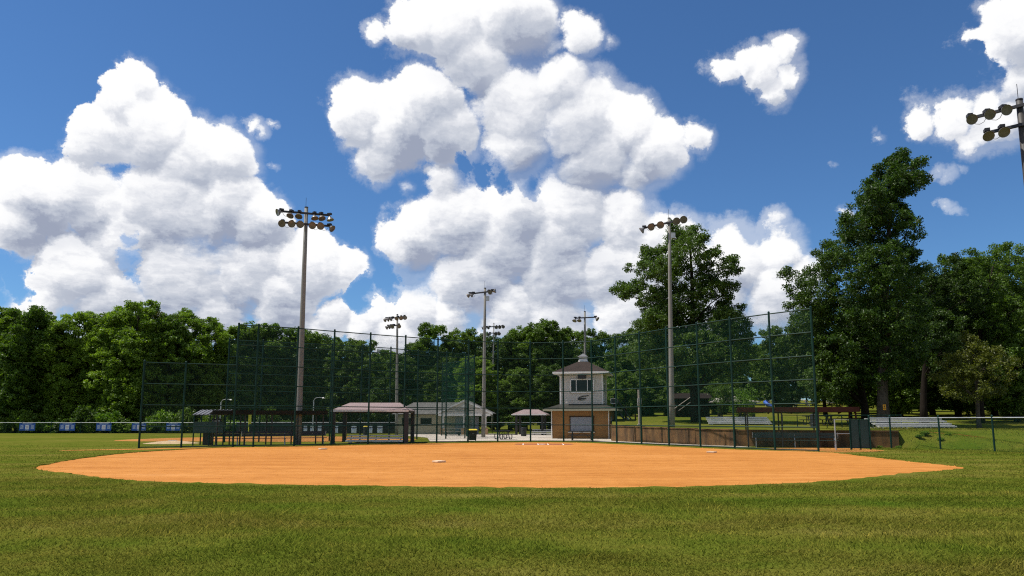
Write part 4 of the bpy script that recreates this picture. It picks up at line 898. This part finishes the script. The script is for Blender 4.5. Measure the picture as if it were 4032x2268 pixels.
pl_ = boxp('plate', (0, -.07, 1.75), (.34, .02, .26), M['print'], ws)
for i in range(2): boxp('text_line', (0, -.014, .04-.09*i), (.22, .008, .03), M['black'], pl_)
ys = thing('warning_sign', 'small orange-yellow warning sign fixed to the tall tree trunk', 'sign', (28.12, 55.62, 2.42))
yp_ = boxp('plate', (0, 0, .2), (.22, .015, .42), M['sign'], ys); boxp('symbol', (.0, -.011, .06), (.05, .006, .14), M['black'], yp_); boxp('text_line', (0, -.011, -.1), (.16, .006, .025), M['black'], yp_)
# railing behind the dugout, on the raised lawn
ra = thing('lawn_railing', 'dark green pipe railing on the raised lawn behind the right dugout', 'railing', (19.6, 53.5, hill_z(53.5)), -.05)
for i in range(9): bar('post', (i*1.05, 0, 0), (i*1.05, 0, .95), .03, M['green'], ra, 6)
for zz in (.35, .9): bar('rail', (0, 0, zz), (8.4, 0, zz), .025, M['green'], ra, 6)

sh_ = thing('dark_shed', 'dark wooden shed with slanting stair rails behind the pale concrete pole', 'shed', (17.2, 75.5, hill_z(75.5)-.1), -.1)
boxp('wall', (1.3, .9, 1.0), (3.4, 1.6, 2.1), M['roofdark'], sh_)
MB().add([(-.7, -.3, 1.9), (3.3, -.3, 1.9), (3.3, 2.0, 2.5), (-.7, 2.0, 2.5), (-.7, -.3, 2.0), (3.3, -.3, 2.0), (3.3, 2.0, 2.6), (-.7, 2.0, 2.6)], [(3, 2, 1, 0), (4, 5, 6, 7), (0, 1, 5, 4), (1, 2, 6, 5), (2, 3, 7, 6), (3, 0, 4, 7)]).build('roof', M['roofdark'], sh_)
for dx in (0, .7): bar('stair_rail', (-.9+dx, -.6, .75), (1.1+dx, -.6, 2.15), .04, M['wood'], sh_)
for i in range(6): boxp('tread', (-.7+.34*i, -.2, .2+.27*i), (.32, .8, .05), M['rust'], sh_)
# ---------------------------------------------------------------- playground far right
def playground():
    Y = 120; z = hill_z(Y)
    t = thing('play_tower', 'small beige play tower with peaked roof and blue slide beyond the lawn', 'play tower', (42.1, Y, z))
    for x in (-.55, .55):
        for y in (-.55, .55): bar('post', (x, y, 0), (x, y, 2.0), .07, M['tan'], t)
    boxp('deck', (0, 0, .75), (1.2, 1.2, .1), M['tan'], t)
    for x in (-.4, .4): boxp('side_panel', (x, -.58, 1.25), (.3, .06, .95), M['tan'], t)
    MB().add([(-.85, -.85, 1.9), (.85, -.85, 1.9), (.85, .85, 1.9), (-.85, .85, 1.9), (0, 0, 2.65)], [(0, 1, 4), (1, 2, 4), (2, 3, 4), (3, 0, 4), (3, 2, 1, 0)]).build('roof', M['wood'], t)
    MB().lathe([(.12, 2.6), (.16, 2.75), (.05, 2.9), (.001, 2.95)], 10).build('finial', M['white'], t)
    s = MB(); p = [(-.55, -.3, .85), (-1.0, -.5, .7), (-.9, -1.2, .3), (-.3, -1.7, .12)]; s.tube(p, .32, 10); s.build('slide', M['blue'], t)
    MB().tube([(.3, -.8, .75), (.6, -1.5, .2), (.9, -1.9, .05)], .22, 8).build('slide', M['purple'], t)
    a = thing('climbing_arch', 'white climbing arch with pink and yellow rungs beside the play tower', 'climbing arch', (47.2, Y, z))
    for y in (-.4, .4): MB().tube([(1.1*math.cos(R(w)), y, 1.15*math.sin(R(w))) for w in range(0, 181, 15)], .05, 8).build('hoop', M['white'], a)
    for i, w in enumerate(range(15, 180, 15)): bar('rung', (1.1*math.cos(R(w)), -.4, 1.15*math.sin(R(w))), (1.1*math.cos(R(w)), .4, 1.15*math.sin(R(w))), .04, M['orange' if i % 2 else 'purple'], a)
    b = thing('play_structure', 'orange play structure with slatted grey panel behind the dugout roof', 'play structure', (52.3, Y, z))
    for x in (-1.3, -.2, 1.2, 1.5): bar('post', (x, 0, 0), (x, 0, 2.5), .09, M['orange'], b)
    for i in range(9): boxp('slat', (.0, -.1, .5+i*.16), (2.2, .05, .11), M['alu'], b)
    boxp('deck', (.1, .4, .55), (3.0, 1.2, .1), M['tan'], b)
    MB().add([(-1.6, -.7, 2.3), (-.2, -.7, 2.3), (-.2, .7, 2.3), (-1.6, .7, 2.3), (-.9, 0, 2.9)], [(0, 1, 4), (1, 2, 4), (2, 3, 4), (3, 0, 4), (3, 2, 1, 0)]).build('roof', M['orange'], b)
    c = thing('spring_rider', 'small green spring rider between arch and orange play structure', 'spring rider', (49.6, Y, z))
    MB().tube([(0, 0, 0), (.05, 0, .3), (-.05, 0, .6)], .12, 8).build('spring', M['black'], c); MB().lathe([(.001, -.5), (.3, -.3), (.42, .1), (.3, .5), (.001, .6)], 12, (1, 0, .5)).build('body', M['pgreen'], c, (0, 0, 1.2), True)
    d = thing('play_disc_wall', 'row of white rounded play panels right of the play tower', 'play panel', (44.6, Y, z))
    for i in range(3): MB().lathe([(.001, .06), (.24, .05), (.26, 0), (.24, -.05), (.001, -.06)], 14, (0, -1, 0)).build('disc', M['white'], d, (i*.55, 0, 1.45)); bar('post', (i*.55, .1, 0), (i*.55, .1, 1.4), .05, M['galv'], d)
playground()
# ---------------------------------------------------------------- trees
def leaf_quads(rs, cen, rad, up=.5, size=(.16, .30), flat=.75, outward=None):
    """cen (n,3) clump centres, rad (n,) clump radii -> rhombic leaf sprays"""
    out = []
    K = np.maximum(6, (rad**2*270).astype(int)); idx = np.repeat(np.arange(len(cen)), K); n = len(idx)
    p = rs.normal(size=(n, 3)); p /= np.linalg.norm(p, axis=1)[:, None]+1e-9
    p *= (rs.random(n)**.42)[:, None]; p[:, 2] *= flat
    pos = cen[idx]+p*rad[idx][:, None]
    nr = rs.normal(size=(n, 3))*.75+p*.5; nr[:, 2] += up; nr /= np.linalg.norm(nr, axis=1)[:, None]
    t = np.cross(nr, rs.normal(size=(n, 3))); t /= np.linalg.norm(t, axis=1)[:, None]+1e-9; b = np.cross(nr, t)
    L_ = rs.uniform(size[0], size[1], n)[:, None]; W = L_*rs.uniform(.45, .7, n)[:, None]
    V = np.stack([pos+t*L_*.5, pos+b*W*.5, pos-t*L_*.5, pos-b*W*.5], 1).reshape(-1, 3)
    return V
def crown_mesh(name, lobes, seed, density=1.0, size=(.16, .30), clump=(.30, .55), up=.5, fill=1.0):
    rs = np.random.default_rng(seed); cs, rr = [], []
    for (x, y, z, rx, rz) in lobes:
        n = max(6, int(density*24*rx*rz+6))
        q = rs.normal(size=(n, 3)); q /= np.linalg.norm(q, axis=1)[:, None]; q *= (.45+.62*rs.random(n)**.6)[:, None]
        c = np.array([x, y, z])+q*np.array([rx, rx*1.1, rz])*fill; cs.append(c); rr.append(rs.uniform(clump[0], clump[1], n))
    V = leaf_quads(rs, np.concatenate(cs), np.concatenate(rr), up, size)
    return np_mesh(name, V, np.arange(len(V)).reshape(-1, 4))
def trunk_mesh(name, H, r, lobes, seed, bend=(0, 0), low=.12):
    rd = random.Random(seed); mb = MB(); n = 9
    top = max(l[2] for l in lobes)
    def axis(t): return Vector((bend[0]*t*t+.12*math.sin(t*7+seed), bend[1]*t*t+.12*math.cos(t*6+seed), t*H))
    ts = [i/n for i in range(n+1)]
    mb.tube([tuple(axis(t)-Vector((0, 0, .25 if t == 0 else 0))) for t in ts], [r*1.35 if i == 0 else r*(1-.9*t)+.015 for i, t in enumerate(ts)], 10)
    for (x, y, z, rx, rz) in lobes:
        c = Vector((x, y, z)); hd = math.hypot(x, y); t0 = max(low, min(.93, (z-.55*hd-.6)/H)); a = axis(t0); 
        m1 = a.lerp(c, .5)+Vector((rd.uniform(-.2, .2), rd.uniform(-.2, .2), .12*hd)); r1 = max(.03, r*(1-t0)*.42)
        mb.tube([tuple(a), tuple(m1), tuple(c)], [r1, r1*.65, .02], 6, False)
        for k in range(3):
            e = c+Vector((rd.uniform(-1, 1)*rx, rd.uniform(-1, 1)*rx, rd.uniform(-.3, .9)*rz)); mb.tube([tuple(m1.lerp(c, .4)), tuple(e)], [r1*.4, .012], 4, False)
    return mb.mesh(name, True)
def tree(name, label, loc, tm, cm, group=None, rz=0.0, s=1.0, sz=None):
    o = thing(name, label, 'tree', loc, rz, group); o.scale = (s, s, sz or s)
    link('trunk', tm, None, o); link('crown', cm, None, o); return o
def hero(name, label, loc, lobes, H, r, seed, leaf, bark, density=1.0, size=(.12, .23), bend=(0, 0), clump=(.26, .46), low=.12, fill=1.2):
    rd = random.Random(seed); cz = sum(l[2] for l in lobes)/len(lobes); sprigs = []
    for (x, y, z, rx, rz) in lobes:                                  # shoots that stick out and break the outline
        for _ in range(3):
            a = rd.uniform(0, 6.283); e = rd.uniform(-.3, 1.2); q = rd.uniform(1.0, 1.4)*fill
            sprigs.append((x+math.cos(a)*math.cos(e)*rx*q, y+math.sin(a)*math.cos(e)*rx*q, z+math.sin(e)*rz*q, rd.uniform(.22, .42), rd.uniform(.2, .34)))
    cm = crown_mesh('crown', lobes+sprigs, seed, density, size, clump, fill=fill); cm.materials.append(leaf)
    tm = trunk_mesh('trunk', H, r, lobes, seed, bend, low); tm.materials.append(bark)
    return tree(name, label, loc, tm, cm)
OAK = [(-3.9,0,6.2,1.5,1.0),(3.9,0,6.6,1.4,1.0),(-2.2,-2,4.7,1.5,.9),(2.8,-1,4.8,1.4,.9),(0,1,4.2,1.6,.8),(-3.0,-1,8.2,1.3,1.0),(3.0,-1.2,8.8,1.3,1.0),(0,-2.6,6.6,1.6,1.1),(-0.7,0.8,17.1,1.0,0.7),(-0.0,-1.7,16.0,0.8,0.9),(-3.1,2.3,15.5,0.8,0.5),(-1.4,-0.2,15.2,0.8,0.8),(-0.6,-2.6,14.5,1.4,1.0),(-2.7,1.3,14.5,0.8,0.7),(-4.1,-1.1,13.2,1.0,0.7),(-5.4,2.8,12.3,1.0,0.6),(-6.0,0.4,11.6,0.6,0.5),(-2.7,-2.0,13.1,1.0,0.9),(-0.7,1.9,13.0,1.3,1.0),(1.2,-0.5,13.7,0.7,0.9),(2.4,-3.0,13.1,0.7,0.8),(1.7,1.0,12.0,1.0,0.9),(0.4,-1.5,11.4,1.2,1.0),(-1.5,2.5,11.4,1.1,0.9),(-3.4,0.0,11.2,1.1,0.8),(2.5,-2.4,11.2,0.6,0.8),(-3.2,1.5,10.0,0.8,0.8),(-1.3,-0.9,9.8,1.3,1.0),(0.7,3.1,9.8,1.4,1.0),(2.5,0.6,9.7,0.9,0.8),(-3.8,-1.8,8.6,1.0,0.9),(-2.1,2.1,8.1,1.4,1.0),(0.1,-0.3,8.0,1.7,1.0),(2.1,-2.8,8.4,1.2,0.9),(3.6,1.2,8.8,0.7,0.8),(3.3,-1.3,7.3,1.0,0.9),(-3.5,2.7,7.2,1.2,0.9),(-0.9,0.3,6.6,1.9,0.9),(1.9,-2.2,6.4,1.7,0.9),(-3.2,1.8,5.5,1.4,0.9),(-0.5,-0.7,5.1,1.9,0.9),(2.0,-3.1,5.4,1.4,0.9)]
hero('oak_tree', 'large dark oak behind the pale concrete light pole', (15.92, 64, hill_z(64)-.15), OAK, 17, .38, 3, M['leaf_oak'], M['bark_dark'], 2.4, fill=1.22)
TUL = [(1.3,.5,17.3,1.0,.9),(1.2,-.6,16.2,1.1,.9),(1.9,.2,18.1,.9,.8),(1.0,.3,15.2,1.1,.9),(2.6,0.1,20.7,1.0,.9),(2.2,0.3,19.6,1.0,.9),(3.2,0.4,19.4,.8,.8),(1.7,-.3,18.7,1.0,.9),(2.5,0.6,20.5,1.0,1.0),(2.5,-1.4,19.0,1.2,1.0),(1.4,1.8,18.0,1.1,0.9),(-0.1,-0.1,18.0,0.9,0.8),(-0.9,-2.1,17.2,0.8,0.8),(0.2,1.1,16.5,1.4,1.0),(-1.6,-0.9,15.7,1.1,1.3),(-0.4,2.3,14.8,1.7,1.2),(-1.5,0.3,13.6,1.5,1.0),(2.2,-1.7,14.9,0.8,1.0),(2.6,1.5,13.6,1.1,0.9),(0.8,-0.4,13.1,1.9,1.2),(-1.1,-2.4,12.0,1.9,1.3),(1.5,0.8,11.8,1.9,1.3),(-0.7,-1.2,10.5,2.3,1.3),(1.6,2.0,10.1,1.5,1.4),(-1.3,0.0,8.9,1.8,1.4),(0.4,-2.0,8.2,2.0,1.6),(-1.2,1.3,6.6,1.9,1.6),(0.8,-0.7,6.2,1.8,1.6),(-1.1,2.5,4.8,1.9,1.4),(0.4,0.5,4.4,2.0,1.2)]
hero('tulip_tree', 'tallest leaning tree at right, its tip above all others', (28.3, 56, hill_z(56)-.1), TUL, 20, .42, 5, M['leaf_tulip'], M['bark'], 1.8, bend=(2.3, 0), low=.18, fill=1.12)
TB = [(-1.7,0.6,13.8,0.9,1.2),(-2.5,-1.4,12.7,1.1,1.1),(-3.9,1.8,11.7,1.1,1.1),(-2.6,-0.1,11.0,1.5,1.2),(-4.4,-2.1,10.2,0.9,1.2),(-3.1,1.1,9.4,1.5,1.4),(-4.6,-0.9,8.3,1.1,1.2),(-2.7,2.3,7.9,1.7,1.4),(-4.2,0.3,6.7,1.3,1.4),(-2.5,-1.7,6.1,1.9,1.5),(-4.4,1.5,5.1,1.2,1.2),(-2.7,-0.4,4.4,1.9,1.4),(-3.9,-2.4,3.5,1.5,1.1),(-2.0,0.8,3.0,1.6,1.1),(-.6,1,6,1.6,1.4),(-.4,.4,9.5,1.4,1.4)]
hero('shade_tree', 'dark dense tree left of the tallest tree, above the dugout roof end', (28.4, 59.5, hill_z(59.5)-.1), TB, 13, .3, 8, M['leaf_oak'], M['bark_dark'], 1.7, bend=(-2.2, 0))
TCN = [(0.5,0.6,13.4,1.1,0.7),(1.9,-1.4,12.9,1.3,0.9),(2.4,1.8,11.8,1.3,1.0),(0.5,-0.1,11.6,1.3,1.2),(3.5,-2.1,10.7,1.1,1.2),(1.3,1.1,10.3,1.6,1.2),(-0.3,-0.9,9.4,1.0,1.3),(2.5,2.3,9.2,1.6,1.3),(4.3,0.3,9.0,1.1,0.9),(0.7,-1.7,8.0,1.6,1.3),(2.8,1.5,7.4,1.7,1.3),(4.6,-0.4,7.4,1.3,1.2),(0.5,-2.4,6.0,1.4,1.3),(2.2,0.8,5.6,1.4,1.2)]
hero('shade_tree', 'dark tree just right of the tallest tree, behind the right bleachers', (35.3, 63, hill_z(63)-.1), TCN, 12.5, .3, 11, M['leaf_oak'], M['bark_dark'], 1.5, bend=(1.6, 0))
TDN = [(-1.1,0.6,13.6,0.7,0.7),(-0.0,-1.4,13.9,0.8,0.6),(1.2,1.8,13.9,0.8,0.7),(2.7,-0.1,14.6,0.6,0.7),(2.8,-2.1,13.6,1.0,1.0),(1.3,1.1,12.6,1.1,0.9),(-0.2,-0.9,12.5,0.8,0.7),(3.6,2.3,12.9,1.0,1.2),(2.6,0.3,11.6,1.3,1.0),(4.0,-1.7,11.4,1.0,1.3),(1.2,1.5,10.6,1.0,0.7),(3.2,-0.4,10.2,1.3,1.2),(1.8,-2.4,9.2,1.3,1.0),(3.7,0.8,8.7,1.1,1.3),(2.4,-1.2,7.9,1.6,1.2),(1.3,2.0,6.6,1.4,1.2),(3.3,0.0,6.5,1.6,1.3),(2.6,-2.0,4.9,1.8,1.3)]
hero('shade_tree', 'open-crowned tree at the right edge with sky showing through', (39.3, 62, hill_z(62)-.1), TDN, 13.5, .24, 14, M['leaf_tulip'], M['bark_dark'], .85, bend=(2.2, 0))
TEN = [(-0.0,0.4,6.0,0.4,0.5),(-0.5,-0.8,5.3,0.8,0.6),(0.6,1.1,5.2,0.8,0.6),(-1.4,-0.1,4.5,0.8,0.6),(-0.1,-1.3,4.4,1.2,0.7),(1.2,0.7,4.4,0.8,0.6),(-1.9,-0.6,3.7,0.7,0.5),(-0.6,1.4,3.4,1.3,0.7),(0.9,0.2,3.4,1.1,0.7),(-1.3,-1.0,2.7,1.1,0.6),(0.1,1.0,2.6,1.3,0.6)]
hero('young_tree', 'small yellow-green tree with slanting pale trunk near the right edge', (33.3, 52.5, hill_z(52.5)-.05), TEN, 5.6, .15, 17, M['leaf_yel'], M['bark'], 1.3, (.11, .2), bend=(-.6, 0), clump=(.22, .4))

# prototypes for the woods
def wood_lobes(seed, H, w, n, low):
    rd = random.Random(seed); L_ = []
    for i in range(n):
        t = (i+.5)/n; z = H*(low+(1-low)*t); prof = w*(.55+.55*math.sin(math.pi*min(1, .15+.85*(1-t)))) * (1 if t < .8 else (1.25-t)/.45)
        a = i*2.399+rd.uniform(-.5, .5); d = prof*rd.uniform(.35, .95); rr = rd.uniform(.65, 1.4)*(w/3.0)*(1 if t < .75 else .75)
        L_.append((d*math.cos(a), d*math.sin(a), min(z, H-rr*.7), rr*1.15, rr))
    return L_
PROTO = []
for i, (H, w, n, low, leaf, dens) in enumerate(((15, 3.1, 32, .10, 'leaf_wood', 1.0), (16, 2.4, 30, .08, 'leaf_wood', 1.0), (15, 3.5, 34, .12, 'leaf_wood', .95), (15, 2.9, 30, .18, 'leaf_dark', .9), (16, 3.3, 30, .15, 'leaf_dark', .85), (14, 3.0, 30, .06, 'leaf_dark', 1.0), (15, 2.7, 28, .12, 'leaf_yel', .95))):
    lb = wood_lobes(40+i, H, w, n, low); cm = crown_mesh('crown', lb, 60+i, dens*1.35, (.16, .32), (.26, .50)); cm.materials.append(M[leaf])
    tm = trunk_mesh('trunk', H*.92, .24, lb, 80+i); tm.materials.append(M['bark_dark']); PROTO.append((H, tm, cm))
def wood(x, y, h, k, label, group, z=0.0, wide=1.0):
    H, tm, cm = PROTO[k]; s = h/H
    return tree('woodland_tree', label, (x, y, z-.05), tm, cm, group, rng.uniform(0, 6.28), s*wide*rng.uniform(.95, 1.1), s)
TOPS = [(-71.4, 98, 16.2), (-68.7, 97, 16.4), (-67.9, 99, 15.9), (-64.2, 96, 16.0), (-63.1, 98, 15.6), (-60.0, 97, 14.7), (-59.2, 99, 15.9), (-56.8, 101, 16.0), (-54.1, 98, 14.9), (-52.7, 99, 16.4), (-50.1, 97, 17.0), (-48.7, 101, 16.0), (-46.0, 98, 15.2), (-46.9, 104, 17.0), (-43.8, 102, 15.4), (-42.4, 106, 15.2), (-40.6, 108, 15.2), (-38.6, 110, 15.5), (-36.0, 112, 15.6), (-33.5, 114, 15.2), (-31.3, 115, 14.8)]
LBL = 'leafy green tree in the wood behind the left outfield fence'
ORD = 'first second third fourth fifth sixth seventh eighth ninth tenth eleventh twelfth thirteenth fourteenth fifteenth sixteenth seventeenth eighteenth nineteenth twentieth twenty-first twenty-second twenty-third'.split()
for i, (x, y, h) in enumerate(TOPS): wood(x, y, h*1.02, (0, 1, 2, 0, 2, 1, 0, 4, 1, 2, 0, 6, 2, 1, 0)[i % 15], '%s leafy tree from the left in the front row of the left wood' % ORD[i], 'trees of the left wood')
for i in range(15): wood(-78+i*3.4+rng.uniform(-1, 1), 106+rng.uniform(-2, 3)+i*.5, rng.uniform(13, 15), (3, 4, 5, 0)[i % 4], 'tree half hidden in the second row of the left wood', 'second row of the left wood')
MID = [(-28.5, 114, 13.6), (-25.0, 112, 13.8), (-22.0, 111, 13.6), (-19.8, 116, 12.2), (-17.3, 118, 12.2), (-14.2, 116, 14.0), (-12.4, 117, 16.8), (-10.0, 116, 14.8), (-7.7, 118, 16.0), (-5.6, 120, 15.5), (-2.3, 116, 14.6), (-0.2, 114, 14.8), (2.2, 116, 16.0), (4.6, 114, 17.0), (7.5, 116, 15.9), (10.1, 118, 16.0), (12.1, 114, 15.6), (14.8, 116, 15.2), (17.4, 114, 14.8), (19.8, 110, 15.6), (23.0, 112, 14.8), (26.5, 116, 13.6), (30, 120, 12)]
LBM = 'dark leafy tree in the row of woods behind the tower'
for i, (x, y, h) in enumerate(MID): wood(x, y, h, (3, 5, 4, 2, 5, 3, 0, 4, 3)[i % 9], '%s dark tree from the left in the skyline row behind the tower' % ORD[i], 'skyline trees behind the tower')
for i in range(22): wood(-31+i*3.1+rng.uniform(-1, 1), 124+rng.uniform(-3, 3), rng.uniform(11, 13), (5, 3, 4)[i % 3], LBM, 'trees behind the tower', 0, 1.2)
for i in range(7): wood(-15+i*5.2+rng.uniform(-1, 1), 103+rng.uniform(-3, 3), rng.uniform(8.5, 10.5), (5, 3, 2)[i % 3], LBM, 'trees behind the tower', 0, 1.3)
FAR = [(36.0, 132, 9.5), (39.5, 134, 10.5), (43.0, 130, 10.5), (46.0, 132, 11.0), (49.0, 128, 10.5), (52.5, 131, 10), (56, 130, 11), (33, 128, 9.5)]
for i, (x, y, h) in enumerate(FAR): wood(x, y, h, (5, 3, 2, 4)[i % 4], 'dark tree beyond the playground on the right', 'trees beyond the playground', hill_z(y))
for i in range(13): wood(58+i*5.5+rng.uniform(-1, 1), 112+rng.uniform(-4, 6)-i*2.4, rng.uniform(10, 13), (5, 3, 4)[i % 3], 'dark tree on the rise at the far right, behind the grove', 'trees on the far right rise', hill_z(112)-.6, 1.3)
for i, (x, y, h) in enumerate([(12.0, 78, 5.2), (14.6, 80, 5.6), (17.2, 79, 4.8), (20.6, 83, 5.4), (24.0, 85, 5.4), (27.0, 89, 5.4), (14, 92, 8.5), (20, 96, 8.5), (30.5, 104, 9)]):
    wood(x, y, h, 5, 'low dark tree on the raised lawn between the tower and the oak', 'low trees behind the raised lawn', hill_z(y)-.4, 1.45)
RGT = [(43.5, 72, 14.5), (47.0, 70, 15.5), (45.5, 80, 14), (51, 78, 16.5), (38.5, 76, 12.5), (41, 86, 13), (34, 80, 11.5), (55, 84, 15), (31.5, 88, 10.5), (48.5, 66, 14.5), (36.8, 70, 11), (58, 92, 14), (36, 96, 10), (40.5, 98, 10.5), (45, 96, 11), (50, 95, 12), (33, 72, 9), (44, 64.5, 12), (54, 74, 13)]
for i, (x, y, h) in enumerate(RGT): wood(x, y, h, (5, 3, 5, 4, 5)[i % 5], 'dark tree in the grove behind the right bleachers', 'trees of the right grove', hill_z(y))
# shrubs
def shrub(label, x, y, z, w, h, leaf, seed):
    rd = random.Random(seed); lb = [(rd.uniform(-.6, .6)*w, rd.uniform(-.5, .5)*w, h*rd.uniform(.25, .8), w*.38, h*.28) for _ in range(9)]
    cm = crown_mesh('foliage', lb, seed, 2.2, (.08, .17), (.16, .3)); cm.materials.append(leaf); o = thing('shrub', label, 'shrub', (x, y, z))
    link('foliage', cm, None, o); s = MB()
    for q in lb[:5]: s.tube([(0, 0, -.05), (q[0]*.5, q[1]*.5, q[2]*.5), q[:3]], [.05, .03, .01], 5, False)
    s.build('stem', M['bark_dark'], o)
shrub('bright green shrub right of the oak trunk on the raised lawn', 22.6, 72.0, hill_z(72), 1.7, 3.1, M['leaf_bright'], 5)
shrub('pale leafy shrub between the oak and the bright green shrub', 20.2, 71.0, hill_z(71), 1.4, 3.8, M['leaf_dark'], 6)
SHP = []
for i in range(4):
    rd = random.Random(90+i); lb = [(rd.uniform(-.7, .7), rd.uniform(-.5, .5), rd.uniform(.25, .8)*1.5, .55, .42) for _ in range(10)]
    cm = crown_mesh('foliage', lb, 190+i, 1.6, (.12, .24), (.2, .36)); cm.materials.append(M[('leaf_bright', 'leaf_wood', 'leaf_dark', 'leaf_wood')[i]]); st_ = MB()
    for q in lb[:5]: st_.tube([(0, 0, -.05), (q[0]*.5, q[1]*.5, q[2]*.5), q[:3]], [.05, .03, .01], 5, False)
    sm_ = st_.mesh('stem'); sm_.materials.append(M['bark_dark']); SHP.append((cm, sm_))
def bush(label, group, x, y, z, s, sz, k):
    o = thing('shrub', label, 'shrub', (x, y, z), rng.uniform(0, 6.28), group); o.scale = (s, s, sz); link('foliage', SHP[k][0], None, o); link('stem', SHP[k][1], None, o)
for i in range(34):
    bush('undergrowth shrub at the foot of the left wood', 'undergrowth along the left wood', -80+i*1.55+rng.uniform(-.5, .5), 93.2+rng.uniform(-.6, 1.2), 0, rng.uniform(1.0, 1.6), rng.uniform(.7, 2.0), (2, 1, 2, 3, 0)[i % 5])
for i, (x, y, s_) in enumerate(((24.3, 44.2, .22), (24.9, 44.6, .26), (25.4, 43.9, .18), (23.2, 44.5, .16), (22.2, 44.8, .15), (26.4, 44.8, .16))):
    bush('low weed clump on the bank by the wall end', 'weeds by the wall end', x, y, on_hill(x, y, -.03), s_, s_*.7, (3, 1)[i % 2])
for i in range(20):
    bush('dark shrub on the rise under the right grove', 'undergrowth on the right rise', 56+i*4.2+rng.uniform(-.8, .8), 103+rng.uniform(-3, 3)-i*1.5, hill_z(103)-.9, rng.uniform(1.6, 2.4), rng.uniform(1.2, 2.2), (2, 3)[i % 2])

# ---------------------------------------------------------------- grass blades on the near turf and along the clay's edge
def blades():
    rs = np.random.default_rng(12); P = []; W_ = []
    n = 470000; y = 5.5+16*rs.random(n)**1.2; x = (rs.random(n)-.5)*(1.75*y+5); P.append(np.stack([x, y], 1))
    E = np.array(EDGE); k = rs.integers(0, len(E), 60000); t = rs.random(60000)[:, None]
    e = E[k]*(1-t)+E[(k+1) % len(E)]*t; c = e.mean(0); d = e-c; d /= np.linalg.norm(d, axis=1)[:, None]
    P.append(e+d*(np.abs(rs.normal(size=(60000, 1)))*.22-.03))
    for wx, wy, wr, wn_ in ((-4.7, 12.7, 1.5, 1500), (-5.6, 11.6, .7, 500), (1.2, 9.4, .5, 350), (5.4, 12.8, .9, 500), (5.9, 8.9, .8, 600), (-.9, 6.9, .5, 500), (3.3, 14.8, 1.0, 500), (-9.5, 16.5, 1.3, 700), (7.4, 10.6, .6, 300)):
        W_.append(np.array([[wx, wy]])+rs.normal(size=(wn_, 2))*wr*np.array([[.55, .35]]))
    m = 230000; y = 20+34*rs.random(m)**1.3; x = (rs.random(m)-.5)*(1.6*y+5); P.append(np.stack([x, y], 1))
    P = np.concatenate(P)
    # leave the clay bare
    poly = E; inside = np.zeros(len(P), bool); j = len(poly)-1
    for i in range(len(poly)):
        a, b = poly[i], poly[j]
        cnd = ((a[1] > P[:, 1]) != (b[1] > P[:, 1])) & (P[:, 0] < (b[0]-a[0])*(P[:, 1]-a[1])/(b[1]-a[1]+1e-12)+a[0]); inside ^= cnd; j = i
    keep = ~inside; keep |= np.zeros(len(P), bool); P = P[keep]
    P = P[~((P[:, 0] > 21) & (P[:, 1] > 36))]; bank = np.stack([21+17*rs.random(26000), 36+16*rs.random(26000)], 1); W_.insert(0, bank)
    P = P[(P[:, 1] < 40) | (P[:, 0] < -21) | (P[:, 0] > 18)]
    P = P[(P[:, 1] < 30) | (rs.random(len(P)) < np.clip((54-P[:, 1])/24, 0, 1))]
    # tufty density
    f = np.sin(P[:, 0]*2.1+np.sin(P[:, 1]*1.3)*2)+np.sin(P[:, 1]*2.7+np.sin(P[:, 0]*.9)*2.4)
    P = P[rs.random(len(P)) < .72+.16*f]
    nw = sum(len(q) for q in W_); P = np.concatenate([P]+W_)
    n = len(P); h = rs.uniform(.022, .055, n)*(1+.25*np.sin(P[:, 0]*.7)*np.sin(P[:, 1]*.5)); tall = rs.random(n) < .006; h[tall] *= 1.9; h[-nw+26000:] *= 2.1
    a = rs.uniform(0, 6.283, n); w = rs.uniform(.004, .010, n)*(1+P[:, 1]/22)
    dx, dy = np.cos(a)*w, np.sin(a)*w; l = rs.normal(size=(n, 2))*h[:, None]*.75
    l[:, 1] += h*.55*np.sign(np.sin(P[:, 1]*1.9+.25*np.sin(P[:, 0]*.3)))        # the mower laid the blades over in bands
    z0 = np.full(n, -.004); sel = np.where((P[:, 0] > 21) & (P[:, 1] > 36))[0]
    z0[sel] = [on_hill(float(P[i, 0]), float(P[i, 1]), -.004) for i in sel]; h[sel] *= 1.3; h = h+z0
    V = np.stack([np.stack([P[:, 0]-dx, P[:, 1]-dy, z0], 1), np.stack([P[:, 0]+dx, P[:, 1]+dy, z0], 1), np.stack([P[:, 0]+l[:, 0], P[:, 1]+l[:, 1], h], 1)], 1).reshape(-1, 3)
    me = np_mesh('turf_blades', V, np.arange(len(V)).reshape(-1, 3)); o = link('turf_blades', me, M['blade'])
    tag(o, 'short mown grass blades of the near outfield turf', 'grass', kind='stuff')
blades()
